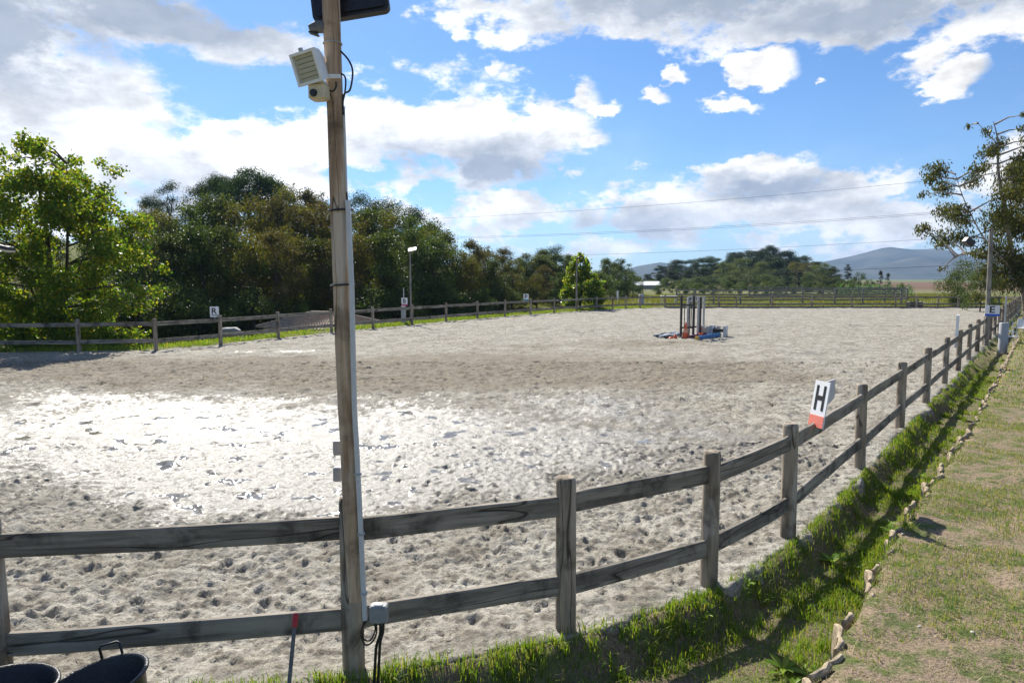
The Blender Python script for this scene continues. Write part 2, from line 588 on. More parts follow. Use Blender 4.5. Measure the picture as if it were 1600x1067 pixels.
def leaf(name, cols, trans=.45, rough=.6, obj_var=.25, gloss=.15):
    """cols: list of leaf colours picked per leaf; a little shift per tree"""
    m, t, b = new_mat(name)
    t.n.remove(b)
    geo = t.node('ShaderNodeNewGeometry')
    oi = t.node('ShaderNodeObjectInfo')
    cr = t.node('ShaderNodeValToRGB')
    cr.color_ramp.interpolation = 'LINEAR'
    els = cr.color_ramp.elements
    n = len(cols)
    els[0].position = 0; els[0].color = c4(cols[0])
    els[1].position = 1; els[1].color = c4(cols[-1])
    for i in range(1, n - 1):
        e = els.new(i / (n - 1)); e.color = c4(cols[i])
    t.link(geo.outputs['Random Per Island'], cr.inputs[0])
    hsv = t.node('ShaderNodeHueSaturation')
    t.link(cr.outputs[0], hsv.inputs['Color'])
    t.link(t.ramp(oi.outputs['Random'], 0, 1, .5 - .05 * obj_var * 2, .5 + .035 * obj_var * 2, False), hsv.inputs['Hue'])
    r2 = t.math('FRACT', t.math('MULTIPLY', oi.outputs['Random'], 7.31))
    t.link(t.ramp(r2, 0, 1, 1 - obj_var, 1 + obj_var, False), hsv.inputs['Value'])
    col = hsv.outputs[0]
    dif = t.node('ShaderNodeBsdfPrincipled')
    t.link(col, dif.inputs['Base Color'])
    dif.inputs['Roughness'].default_value = rough
    dif.inputs['Specular IOR Level'].default_value = gloss
    tr = t.node('ShaderNodeBsdfTranslucent')
    tc = t.node('ShaderNodeMix', data_type='RGBA', blend_type='MULTIPLY')
    tc.inputs[0].default_value = 1
    t.link(col, tc.inputs[6])
    tc.inputs[7].default_value = (1.75, 1.65, .6, 1)
    t.link(tc.outputs[2], tr.inputs[0])
    mx = t.node('ShaderNodeMixShader')
    mx.inputs[0].default_value = trans
    t.link(dif.outputs[0], mx.inputs[1])
    t.link(tr.outputs[0], mx.inputs[2])
    t.link(mx.outputs[0], t.n['Material Output'].inputs[0])
    return m

def sand_material():
    m, t, b = new_mat('sand')
    tc = t.node('ShaderNodeTexCoord')
    p = tc.outputs['Object']
    at_ = t.node('ShaderNodeAttribute', attribute_name='wet')
    w0 = at_.outputs['Fac']
    n1 = t.noise(p, 1.3, 6, .6)
    n2 = t.noise(p, 14, 5, .65)
    n3 = t.noise(p, 90, 4, .7)
    n5 = t.noise(p, 7.0, 5, .7)
    w = t.math('ADD', w0, t.math('MULTIPLY', t.math('MULTIPLY', t.math('SUBTRACT', n5.outputs[0], .5), 2.0), t.ramp(w0, .0, .3)))
    dry = t.mix(t.ramp(n1.outputs[0], .3, .7), (.27, .247, .200, 1), (.41, .387, .335, 1))
    dry = t.mix(t.math('MULTIPLY', t.ramp(n2.outputs[0], .50, .60), .60), dry, (.115, .102, .08, 1))
    dry = t.mix(t.math('MULTIPLY', t.ramp(n3.outputs[0], .56, .64), .85), dry, (.06, .052, .042, 1))
    n4 = t.noise(p, 4.5, 4, .7)
    dry = t.mix(t.math('MULTIPLY', t.ramp(n4.outputs[0], .50, .62), .5), dry, (.125, .104, .078, 1))
    dp = t.node('ShaderNodeAttribute', attribute_name='damp')
    dry = t.mix(t.math('MULTIPLY', t.ramp(dp.outputs['Fac'], .15, .75), .62), dry, (.165, .135, .095, 1))
    wetc = t.mix(t.ramp(n2.outputs[0], .35, .7), (.13, .115, .09, 1), (.21, .19, .155, 1))
    wf = t.ramp(w, .25, .6)
    t.link(t.mix(wf, dry, wetc), b.inputs['Base Color'])
    damp = t.ramp(w, .20, .90, .95, .46)
    pud = t.math('MULTIPLY', t.ramp(w0, .75, .95), t.ramp(t.noise(p, 2.3, 3, .6).outputs[0], .585, .62))
    rg = t.math('ADD', t.math('MULTIPLY', damp, t.math('SUBTRACT', 1.0, pud)), t.math('MULTIPLY', pud, .05))
    t.link(rg, b.inputs['Roughness'])
    t.link(t.ramp(w, .2, .95, .12, .62), b.inputs['Specular IOR Level'])
    bp = t.node('ShaderNodeBump')
    bp.inputs['Distance'].default_value = .03
    t.link(t.math('MULTIPLY', t.math('SUBTRACT', 1.0, pud), .75), bp.inputs['Strength'])
    hgt = t.math('ADD', t.math('ADD', t.math('MULTIPLY', n4.outputs[0], 1.6), t.math('MULTIPLY', n2.outputs[0], .9)), t.math('MULTIPLY', n3.outputs[0], .35))
    t.link(hgt, bp.inputs['Height'])
    t.link(bp.outputs[0], b.inputs['Normal'])
    return m

def ground_material():
    m, t, b = new_mat('ground')
    tc = t.node('ShaderNodeTexCoord')
    p = tc.outputs['Object']
    a = t.node('ShaderNodeAttribute', attribute_name='zone')
    sp = t.node('ShaderNodeSeparateColor')
    t.link(a.outputs['Color'], sp.inputs[0])
    n0 = t.noise(p, .9, 5, .6)
    n1 = t.noise(p, 5, 6, .65)
    n2 = t.noise(p, 40, 5, .7)
    soil = t.mix(t.ramp(n2.outputs[0], .35, .7), (.13, .10, .07, 1), (.30, .24, .16, 1))
    lawn = t.mix(t.ramp(n1.outputs[0], .42, .62), (.29, .22, .155, 1), (.12, .15, .05, 1))
    lawn = t.mix(t.math('MULTIPLY', t.ramp(n0.outputs[0], .55, .68), .8), lawn, (.36, .27, .19, 1))
    lawn = t.mix(t.math('MULTIPLY', t.ramp(n2.outputs[0], .5, .66), .7), lawn, (.06, .047, .034, 1))
    n3 = t.noise(p, 130, 3, .7)
    lawn = t.mix(t.math('MULTIPLY', t.ramp(n3.outputs[0], .58, .66), .8), lawn, (.05, .04, .03, 1))
    soil = t.mix(t.math('MULTIPLY', t.ramp(n1.outputs[0], .40, .58), .75), soil, (.12, .15, .045, 1))
    mead = t.mix(t.ramp(n1.outputs[0], .35, .65), (.085, .11, .03, 1), (.16, .16, .055, 1))
    field = t.mix(t.ramp(t.noise(p, .08, 5, .7).outputs[0], .4, .6), (.115, .07, .048, 1), (.17, .105, .07, 1))
    col = t.mix(sp.outputs[0], soil, lawn)
    col = t.mix(sp.outputs[1], col, mead)
    col = t.mix(sp.outputs[2], col, field)
    t.link(col, b.inputs['Base Color'])
    b.inputs['Roughness'].default_value = .95
    b.inputs['Specular IOR Level'].default_value = .1
    bp = t.node('ShaderNodeBump')
    bp.inputs['Strength'].default_value = .8
    bp.inputs['Distance'].default_value = .03
    t.link(t.math('ADD', n1.outputs[0], n2.outputs[0]), bp.inputs['Height'])
    t.link(bp.outputs[0], b.inputs['Normal'])
    return m

M = dict(
    sand=sand_material(), ground=ground_material(),
    post=wood('weathered_post', (.42, .34, .25), (.17, .135, .095), 'Z', .7, .85, .006, (.46, .41, .34), .6),
    rail=wood('weathered_rail', (.34, .30, .24), (.13, .112, .088), 'X', .75, .85, .006, (.36, .32, .26), .5),
    greypost=wood('grey_post', (.36, .33, .28), (.2, .18, .15), 'Z', .35),
    greyrail=wood('grey_rail', (.36, .33, .28), (.19, .17, .14), 'X', .4),
    pole=wood('pole_wood', (.62, .46, .31), (.30, .19, .11), 'Z', .65, .75, .006, (.62, .55, .46), .7),
    bark=wood('bark', (.13, .105, .08), (.06, .05, .04), 'Z', .4, .95, .03),
    palebark=wood('pale_bark', (.42, .37, .31), (.2, .16, .13), 'Z', .3, .9, .01),
    white=plain('white_paint', (.78, .78, .76), .45, 0, .05),
    signwhite=plain('sign_white', (.80, .80, .80), .4, 0, .03),
    signback=plain('sign_back', (.55, .55, .56), .6, 0, .1),
    black=plain('black_plastic', (.018, .018, .02), .4, 0, .2),
    letter=plain('letter_black', (.012, .012, .012), .5, 0, .1),
    rubber=plain('black_rubber', (.014, .014, .016), .38, 0, .4, .5, 60),
    grey=plain('grey_plastic', (.36, .37, .38), .5, 0, .08),
    conduit=plain('conduit_grey', (.56, .57, .57), .45, 0, .06),
    greymetal=plain('galvanised', (.42, .44, .46), .4, .6, .12),
    cream=plain('cream_plastic', (.62, .54, .36), .5, 0, .1),
    lampglass=plain('lamp_glass', (.46, .45, .34), .15, 0, .06),
    darkglass=plain('dark_panel', (.02, .021, .024), .2, 0, .2),
    red=plain('red_plastic', (.40, .02, .02), .4, 0, .1),
    salmon=plain('salmon_paint', (.78, .22, .16), .5, 0, .06),
    pink=plain('pink_paint', (.70, .10, .22), .5, 0, .06),
    teal=plain('teal_paint', (.06, .36, .36), .5, 0, .06),
    blue=plain('blue_paint', (.02, .10, .55), .45, 0, .1),
    poleblue=plain('pole_blue', (.03, .17, .42), .5, 0, .2),
    maroon=plain('maroon_paint', (.20, .04, .05), .55, 0, .25),
    yellow=plain('yellow_paint', (.65, .38, .04), .5, 0, .1),
    orange=plain('cone_orange', (.72, .12, .03), .45, 0, .12),
    conepale=plain('cone_band', (.78, .33, .20), .5, 0, .1),
    concrete=plain('edging_concrete', (.34, .27, .185), .9, 0, .28, .8, 25, .2),
    stone=plain('pale_stone', (.55, .5, .44), .9, 0, .2, .6, 25),
    tile=plain('roof_tile', (.30, .23, .165), .85, 0, .35, .4, 6),
    render=plain('wall_render', (.42, .40, .36), .9, 0, .15, .3, 12),
    coat=plain('grey_coat', (.24, .24, .25), .7, 0, .15),
    mane=plain('dark_mane', (.12, .12, .12), .8, 0, .2),
    wire=plain('wire', (.06, .06, .065), .5, 0, .1),
    oak=leaf('oak_leaf', [(.032, .060, .015), (.056, .09, .022), (.095, .125, .03)], .30, .5, .2, .22),
    autumn=leaf('autumn_leaf', [(.06, .078, .02), (.095, .102, .026), (.145, .125, .03), (.06, .085, .022)], .34, .6, .18),
    brown=leaf('brown_leaf', [(.075, .07, .03), (.11, .09, .036), (.06, .075, .026)], .3, .6, .18),
    pine=leaf('pine_needle', [(.022, .052, .018), (.04, .078, .026), (.06, .10, .032)], .16),
    birch=leaf('birch_leaf', [(.055, .12, .015), (.095, .175, .02), (.165, .215, .022), (.25, .225, .028)], .55, .4, .08, .3),
    euc=leaf('eucalypt_leaf', [(.055, .08, .03), (.085, .105, .035), (.12, .115, .03), (.07, .075, .03)], .30, .35),
    pale=leaf('pale_leaf', [(.07, .10, .035), (.095, .125, .045), (.12, .145, .05)], .28),
    cypress=leaf('cypress_leaf', [(.014, .032, .012), (.024, .045, .016)], .08),
    maize=leaf('maize_leaf', [(.06, .14, .03), (.10, .19, .04)], .3),
    grass=leaf('grass_blade', [(.09, .17, .02), (.12, .22, .025), (.18, .25, .035), (.27, .26, .08)], .45, .5, 0),
    shortgrass=leaf('lawn_blade', [(.09, .19, .03), (.13, .22, .04), (.22, .24, .07), (.36, .30, .15)], .38, .5, 0),
    dry=leaf('straw', [(.40, .32, .19), (.55, .46, .30), (.30, .24, .15)], .15, .6, 0),
    meadow=leaf('meadow_grass', [(.10, .14, .035), (.17, .18, .05), (.24, .21, .08)], .35, .6, 0),
    weed=leaf('weed_leaf', [(.11, .22, .03), (.18, .30, .04), (.28, .36, .06)], .45, .4, .1),
)
def mountain_mat(name, a, b_):
    m, t, b = new_mat(name)
    tc = t.node('ShaderNodeTexCoord')
    n = t.noise(tc.outputs['Object'], .006, 7, .65)
    t.link(t.mix(t.ramp(n.outputs[0], .35, .65), c4(a), c4(b_)), b.inputs['Base Color'])
    b.inputs['Roughness'].default_value = 1
    b.inputs['Specular IOR Level'].default_value = 0
    return m
M['boxgrey'] = plain('box_grey', (.26, .26, .255), .6, 0, .12)
M['lampgrey'] = plain('lamp_grey', (.30, .28, .22), .5, 0, .1)
M['mount'] = mountain_mat('mountain_scrub', (.045, .055, .035), (.10, .10, .07))

# ================================================================== THE SETTING
# ---- sand arena: one sheet with hoof prints and clods, finer where they can be told apart
q = np.random.default_rng(3)
prints, clods = [], []
for (x0, x1, y0, y1, dens_p, dens_c) in ((-10, 7, 3.2, 10, 6.0, 75), (-20, 14, 10, 20, 6.0, 9), (-26, 28, 20, 36, 4.0, .5)):
    n = int((x1 - x0) * (y1 - y0) * dens_p)
    for _ in range(n):
        prints.append((q.uniform(x0, x1), q.uniform(y0, y1), q.uniform(.04, .085) * (1 if y0 < 9 else 1.2 if y0 < 19 else 1.45), q.uniform(.012, .032) * (1 if y0 < 9 else 1.7), q.uniform(0, 6.28), 0))
    n = int((x1 - x0) * (y1 - y0) * dens_c)
    for _ in range(n):
        clods.append((q.uniform(x0, x1), q.uniform(y0, y1), .014 + .042 * q.random() ** 4 + (.02 if y0 > 9 else 0), q.uniform(.010, .032), q.uniform(0, 6.28), 1))
blocks = [(-10.0, 7.0, 3.2, 10.0, .022), (-23.6, 16.0, 9.99, 20.0, .06), (-23.6, 32.0, 19.95, 36.0, .12), (-16.0, 47.0, 35.9, 61.0, .25),
          (-23.6, -9.98, 3.2, 10.0, .1), (6.98, 12.0, 6.0, 10.0, .1)]
V, Q, W, base = [], [], [], 0
for (x0, x1, y0, y1, h) in blocks:
    v, qd, w = sand_block(x0, x1, y0, y1, h, prints, clods)
    V.append(v); Q.append(qd + base); W.append(w)
    base += len(v)
V = np.concatenate(V); Q = np.concatenate(Q); W = np.concatenate(W)
me, used = fast_mesh('sand_arena', V, Q)
at_ = me.attributes.new('wet', 'FLOAT', 'POINT')
at_.data.foreach_set('value', W[used].astype(np.float32))
_x, _y = V[used][:, 0], V[used][:, 1]
_d = np.exp(-(((_x + 7) / 10.0) ** 2 + ((_y - 18.6) / 3.6) ** 2)) + .9 * np.exp(-(((_x - 3.5) / 5.0) ** 2 + ((_y - 18.0) / 3.0) ** 2)) + .5 * np.exp(-(((_x - 4) / 7.0) ** 2 + ((_y - 26) / 2.0) ** 2))
_d = np.clip(_d + (fbm(_x, _y, .45, 4, 141) - .5) * 1.1 * sstep(.03, .3, _d), 0, 1)
at2 = me.attributes.new('damp', 'FLOAT', 'POINT')
at2.data.foreach_set('value', _d.astype(np.float32))
tag(link_mesh('sand_arena', me, M['sand']), kind='structure')

# ---- ground sheet to the horizon
def axis(lo, hi, h, far_lo, far_hi, growth=1.16):
    mid = list(np.arange(lo, hi, h))
    a, s = [], h
    x = lo
    while x > far_lo:
        s *= growth; x -= s; a.append(x)
    b, s = [], h
    x = hi
    while x < far_hi:
        b.append(x); s *= growth; x += s
    b.append(far_hi)
    return np.array(sorted(a) + mid + b)
gx = axis(-7, 13, .07, -6000, 6000, 1.045)
gy = axis(1.0, 13, .07, -300, 7000, 1.035)
X, Y = np.meshgrid(gx, gy)
T = poly_sdf(X, Y)
Z = ground_z(X, Y, T)
idx = np.arange(X.size).reshape(X.shape)
Qd = np.stack([idx[:-1, :-1].ravel(), idx[:-1, 1:].ravel(), idx[1:, 1:].ravel(), idx[1:, :-1].ravel()], 1)
me, used = fast_mesh('ground', np.stack([X.ravel(), Y.ravel(), Z.ravel()], 1), Qd)
zone = np.zeros((X.size, 4), np.float32)
lawnz = sstep(-.05, .05, edge_sdf(X, Y))
meadz = np.clip(sstep(54, 60, Y) + leftness(X, Y) * .6, 0, 1)
under = np.exp(-(((X - 68) / 48.0) ** 4 + ((Y - 175) / 62.0) ** 4))        # leaf litter under the far wood
meadz = meadz * (1 - under)
fieldz = sstep(150, 170, Y + .12 * X) * (1 - sstep(520, 560, Y)) * sstep(.50, .54, X / np.maximum(Y, 1))
zone[:, 0] = lawnz.ravel(); zone[:, 1] = meadz.ravel(); zone[:, 2] = fieldz.ravel(); zone[:, 3] = 1
ca = me.attributes.new('zone', 'FLOAT_COLOR', 'POINT')
ca.data.foreach_set('color', zone[used].ravel())
tag(link_mesh('ground', me, M['ground']), kind='structure')

# ---- mountains (kilometres away, with air in between)
def ridge(name, pts, D, depth, seed):
    """pts: skyline pixels; a real range with slopes in front and behind"""
    xs = np.linspace(pts[0][0], pts[-1][0], 130)
    ys = np.interp(xs, [p[0] for p in pts], [p[1] for p in pts])
    rows = 26
    vs = np.zeros((rows, len(xs), 3))
    for j in range(rows):
        s = j / (rows - 1) * 2 - 1            # -1 front foot, 0 crest, 1 back foot
        for i, (x, y) in enumerate(zip(xs, ys)):
            c = at(x, y, D)
            h = max(0, c.z)
            prof = (1 - abs(s)) ** 1.15
            yy = D + s * depth
            xx = c.x * (1 + s * .03)
            nz = (fbm(np.array([xx]), np.array([yy]), 1 / 240., 5, seed)[0] - .5)
            vs[j, i] = (xx, yy, -3 + (h + 3) * prof + nz * h * .42 * math.sin(math.pi * min(1, prof * 1.0)) )
    idx = np.arange(rows * len(xs)).reshape(rows, len(xs))
    qd = np.stack([idx[:-1, :-1].ravel(), idx[:-1, 1:].ravel(), idx[1:, 1:].ravel(), idx[1:, :-1].ravel()], 1)
    me, _ = fast_mesh(name, vs.reshape(-1, 3), qd)
    return tag(link_mesh(name, me, M['mount']), kind='structure')
ridge('mountain', [(1180, 437), (1230, 428), (1290, 407), (1340, 396), (1385, 384), (1420, 388), (1440, 388), (1465, 386), (1490, 394), (1540, 404), (1600, 400), (1700, 415), (1850, 437)], 3300, 700, 1)
ridge('foothill', [(1250, 437), (1320, 424), (1385, 411), (1430, 400), (1470, 401), (1540, 412), (1640, 416), (1800, 437)], 2700, 420, 2)
ridge('mountain', [(900, 437), (960, 425), (1000, 414), (1030, 409), (1060, 412), (1120, 424), (1200, 437)], 3000, 600, 3)

# ================================================================== FENCES
def post_mesh(name, h, r, seed, bury=.25, n=14):
    q = random.Random(seed)
    mb = MB()
    lean = (q.uniform(-.012, .012), q.uniform(-.012, .012))
    zs = [-bury, 0, h * .3, h * .65, h - .03, h - .006, h]
    rs = [r * 1.0, r * 1.0, r * .99, r * .98, r * .97, r * .88, r * .70]
    vs, fs = [], []
    for i, (z, rr) in enumerate(zip(zs, rs)):
        for k in range(n):
            a = 2 * math.pi * k / n
            w = 1 + .035 * math.sin(2 * a + seed) + q.uniform(-.012, .012)
            vs.append((rr * w * math.cos(a) + lean[0] * z, rr * w * math.sin(a) + lean[1] * z, z + (q.uniform(-.004, .004) if i > 4 else 0)))
        if i:
            b = (i - 1) * n
            fs += [(b + k, b + (k + 1) % n, b + n + (k + 1) % n, b + n + k) for k in range(n)]
    mb.add(vs, fs, True)
    mb.add(vs[-n:], [tuple(range(n))])
    return mb.mesh(name)

POSTS = [post_mesh('post', 1.10, .070, s) for s in range(5)]
def fence_rail(p0, p1, z, parent, mat, hgt=.140, th=.045, seed=0, name='rail'):
    q = random.Random(seed)
    a = Vector((p0.x, p0.y, p0.z + z + q.uniform(-.012, .012)))
    b = Vector((p1.x, p1.y, p1.z + z + q.uniform(-.012, .012)))
    L = (b - a).length
    n = max(2, int(L / .35))
    vs, fs = [], []
    ring = [(-th / 2, -hgt / 2 + .008), (-th / 2 + .008, -hgt / 2), (th / 2 - .008, -hgt / 2), (th / 2, -hgt / 2 + .008), (th / 2, hgt / 2 - .008), (th / 2 - .008, hgt / 2), (-th / 2 + .008, hgt / 2), (-th / 2, hgt / 2 - .008)]
    sag = q.uniform(-.012, .006)
    for i in range(n + 1):
        s = i / n
        dz = sag * math.sin(math.pi * s) + q.uniform(-.003, .003)
        dy = q.uniform(-.003, .003)
        vs += [(s * L, y + dy, zz + dz) for y, zz in ring]
        if i:
            k = (i - 1) * 8
            fs += [(k + j, k + (j + 1) % 8, k + 8 + (j + 1) % 8, k + 8 + j) for j in range(8)]
    fs += [tuple(range(7, -1, -1)), tuple(range(n * 8, n * 8 + 8))]
    me = bpy.data.meshes.new(name)
    me.from_pydata(vs, [], fs)
    o = link_mesh(name, me, mat, parent)
    m = rot_to(b - a).to_4x4()
    org = parent.location
    m.translation = a - org
    o.matrix_local = m
    return o

fence = thing('paddock_fence', 'weathered grey-brown wooden post and two-rail fence enclosing the sand arena', 'fence', NEAR[2])
for i, p in enumerate(LOOP):
    o = link_mesh('post', POSTS[i % 5], M['post'], fence)
    o.location = p - fence.location
    sc = 1.0 if p.y < 45 else 1.02
    if i == 2:
        o.scale = (1.0, 1.0, 1.02)
    o.rotation_euler = (0, 0, rnd.uniform(0, 6.28))
for i in range(len(LOOP) - 1):
    if LOOP[i].y > 56 and LOOP[i + 1].y > 56 and (LOOP[i] - LOOP[i + 1]).length > 9:
        continue
    for j, z in enumerate((.91, .33)):
        fence_rail(LOOP[i], LOOP[i + 1], z, fence, M['rail'], seed=i * 2 + j)
# low sleeper kerb along the far side
for i in range(len(FARP) - 1):
    a, b = FARP[i], FARP[i + 1]
    off = Vector((0, -.10, 0))
    fence_rail(a + off, b + off, .06, fence, M['rail'], .16, .10, 900 + i, 'kerb_board')

# taller grey paddock fence beyond the arena
pad_y = 67.0
pad = thing('tall_paddock_fence', 'pale grey three-rail wooden paddock fence standing behind the far arena fence', 'fence', Vector((at(1140, 470, pad_y).x, pad_y, 0)))
TALL = [post_mesh('post', 1.52, .085, 50 + s) for s in range(2)]
def pad_pt(x, D):
    p = at(x, 470, D)
    return Vector((p.x, D, gz(p.x, D)))
frontrow = [pad_pt(x, pad_y) for x in (1057, 1085, 1115, 1157, 1204, 1254, 1304, 1348, 1382, 1408)]
sidec = [pad_pt(1417, 74), pad_pt(1416, 82)]
backrow = [pad_pt(x, 82) for x in (1396, 1342, 1286, 1229, 1170)]
ring = frontrow + sidec + backrow
for i, p in enumerate(ring):
    o = link_mesh('post', TALL[i % 2], M['greypost'], pad)
    o.location = p - pad.location
for i in range(len(ring) - 1):
    for j, z in enumerate((1.40, .95, .42)):
        fence_rail(ring[i], ring[i + 1], z, pad, M['greyrail'], .15, .05, 300 + i * 3 + j)

# ================================================================== LIGHTING POLES
def smooth_curve(pts, n=8):
    P = [Vector(p) for p in pts]
    P = [P[0]] + P + [P[-1]]
    out = []
    for i in range(1, len(P) - 2):
        for k in range(n):
            s = k / n
            a, b, c_, d_ = P[i - 1], P[i], P[i + 1], P[i + 2]
            out.append(.5 * ((2 * b) + (c_ - a) * s + (2 * a - 5 * b + 4 * c_ - d_) * s * s + (3 * b - a - 3 * c_ + d_) * s ** 3))
    out.append(P[-2])
    return out
# ---- the near pole, bolted to the fence post
PP = NEAR[1]
D0 = PP.y - .125
pb = at(552, 937, D0)
pt_ = at(517, 0, D0)
pdir = (pt_ - pb).normalized()
ptop = pb + pdir * ((pt_ - pb).length + .55)
lp = thing('lighting_pole', 'tall round timber lighting pole strapped to the fence post, with cable trunking down its side', 'lighting pole', pb)
mb = MB()
K = 15
pxs = [(556, 937), (545, 720), (541, 640), (533, 445), (530, 340), (524, 180), (517, 0)]
CL = [at(x, y, D0) for x, y in pxs]
CL.append(CL[-1] + (CL[-1] - CL[-2]).normalized() * .5)
pts = smooth_curve(CL, 2)
pb = CL[0]; K = len(pts)
rad = [.0475 + .002 * math.sin(k * 1.7) for k in range(K)]
rad[0] = .041
mb.tube(pts, rad, 20)
o = mb.part('pole', M['pole'], lp)
def along(z):
    for a, b in zip(CL[:-1], CL[1:]):
        if z <= b.z or b is CL[-1]:
            return a.lerp(b, (z - a.z) / (b.z - a.z))
right = Vector((1, 0, 0)); back = Vector((0, 1, 0)); front = Vector((0, -1, 0))
def zpx(y):                                   # height on the pole of picture row y
    return at(540, y, D0).z
for y in (329, 445):
    c = along(zpx(y))
    mb = MB()
    ringp = [c + right * (.010) + Vector((math.cos(a) * .068, math.sin(a) * .056, math.cos(a) * .004)) for a in np.linspace(0, 2 * math.pi, 25)]
    mb.tube(ringp, .0065, 6, False)
    mb.part('strap', M['black'], lp)
c = along(zpx(69))
MB().tube([c + Vector((math.cos(a) * .052, math.sin(a) * .052, 0)) for a in np.linspace(0, 2 * math.pi, 25)], .0035, 6, False).part('strap', M['grey'], lp)
# trunking (two lengths) with clips
dt = PP.y - .13
TP = [at(x, y, dt - .035) for x, y in ((570.5, 968), (562.5, 800), (557.5, 700), (554, 640), (549.5, 445), (543.5, 313))]
trunking = MB().tube(TP, .0175, 4, True, False).part('trunking', M['conduit'], lp)
for k, f in ((0, .25), (0, .8), (1, .6)):
    MB().box(TP[k].lerp(TP[k + 1], f), (.038, .034, .012), rot=rot_to(right, (TP[k + 1] - TP[k]).normalized())).part('clip', M['grey'], trunking)
u0, u1 = at(541, 300, dt), at(537, 167, dt)
MB().tube([u0, u1], .008, 8).part('conduit', M['conduit'], lp)
MB().tube(smooth_curve([at(x, y, dt) for x, y in ((532, 80), (545, 95), (551, 113), (547, 140), (538, 147), (535, 160), (536, 190), (538, 240), (541, 290), (543, 318))]), .0055, 7).part('cable', M['black'], lp)
MB().tube(smooth_curve([at(x, y, dt - .01) for x, y in ((527, 119), (534, 116), (540, 124), (539, 145), (536, 160), (537, 180))]), .005, 7).part('cable', M['black'], lp)
MB().tube(smooth_curve([at(x, y, dt - .04) for x, y in ((525, 128), (525, 136), (520, 143), (513, 141))]), .005, 7).part('cable', M['black'], lp)
# junction box and loose cables at the foot
jb = at(592, 957, dt - .02)
o = MB().box(jb, (.108, .07, .108), bev=.008).part('junction_box', M['boxgrey'], lp)
MB().box(jb + Vector((0, -.0375, .0)), (.092, .006, .092), bev=.002).part('lid', M['boxgrey'], o)
MB().box(jb + Vector((.0, -.01, .058)), (.05, .03, .008)).part('cable_gland', M['conduit'], o)
for k, pl in enumerate([[(585, 972), (586, 985), (578, 1000), (568, 997), (566, 982), (574, 968)], [(588, 972), (588, 990), (580, 1004), (570, 1006), (564, 990), (570, 968)],
                        [(594, 972), (594, 990), (588, 1010), (586, 1040), (584, 1075)], [(599, 972), (598, 988), (594, 1004), (592, 1040), (590, 1078)]]):
    MB().tube(smooth_curve([at(x, y, dt - .02 - .01 * k) for x, y in pl]), .005 if k < 2 else .009, 7).part('cable', M['black'], lp)
# two small boxes on the arena side
for y in (699, 740):
    c = at(528, y, PP.y - .02)
    MB().box(c, (.05, .05, .088), bev=.005).part('switch_box', M['grey'], lp)

def floodlight(name, label, centre, normal, w, h, d, mats, led=True, roll=0.0, hinge=None):
    """a floodlight head: bezel, lens with rows of diodes, tapered housing, bracket"""
    th = thing(name, label, 'floodlight', centre)
    nrm = Vector(normal).normalized()
    xx = Vector((0, 0, 1)).cross(nrm).normalized()
    zz = nrm.cross(xx)
    xr = xx * math.cos(roll) + zz * math.sin(roll)
    zr = -xx * math.sin(roll) + zz * math.cos(roll)
    m = Matrix((xr, nrm, zr)).transposed()
    c = Vector(centre)
    # housing: tapered box running back from the bezel
    def quad(y, sx, sz):
        return [c + m @ Vector((a * sx / 2, y, b * sz / 2)) for a, b in ((-1, -1), (1, -1), (1, 1), (-1, 1))]
    q0, q1, q2 = quad(-.004, w * .97, h * .97), quad(-d * .35, w * .9, h * .9), quad(-d, w * .42, h * .5)
    mb = MB()
    mb.add(q0 + q1 + q2, [(0, 1, 5, 4), (1, 2, 6, 5), (2, 3, 7, 6), (3, 0, 4, 7), (4, 5, 9, 8), (5, 6, 10, 9), (6, 7, 11, 10), (7, 4, 8, 11), (8, 9, 10, 11)])
    mb.part('housing', mats[0], th)
    bz = MB()
    e = .085 * w
    for (a, b, sx, sz) in ((0, h / 2 - e / 2, w, e), (0, -h / 2 + e / 2, w, e), (-w / 2 + e / 2, 0, e, h - 2 * e), (w / 2 - e / 2, 0, e, h - 2 * e)):
        bz.box(c + m @ Vector((a, .006, b)), (sx, .022, sz), rot=m)
    bz.part('bezel', mats[0], th)
    ln = MB().box(c + m @ Vector((0, .001, 0)), (w - 1.6 * e, .006, h - 1.6 * e), rot=m).part('lens', mats[1], th)
    if led:
        for k in range(5):
            MB().box(c + m @ Vector((0, .0055, (k - 2) * h * .145)), (w * .66, .003, h * .012), rot=m).part('diode_row', M['mane'], ln)
    if hinge is not None:
        MB().tube([c + m @ Vector((0, -d * .8, 0)), Vector(hinge)], .012 if d < .2 else .02, 8).part('bracket', mats[0], th)
    return th, m
hc = at(480.5, 106, D0 - .12)
fl, fm = floodlight('floodlight', 'small white square floodlight with rows of diodes on the near timber pole', hc, (-.40, -.85, -.30), .175, .17, .12, (M['white'], M['lampglass']), True, .10, along(hc.z - .03))
MB().box(hc + fm @ Vector((-.01, 0.0, .093)), (.016, .02, .022), rot=fm).part('catch', M['greymetal'], fl)
MB().box(along(zpx(124)) + Vector((-.0, -.052, 0)), (.10, .012, .022)).part('bracket_strap', M['white'], fl)
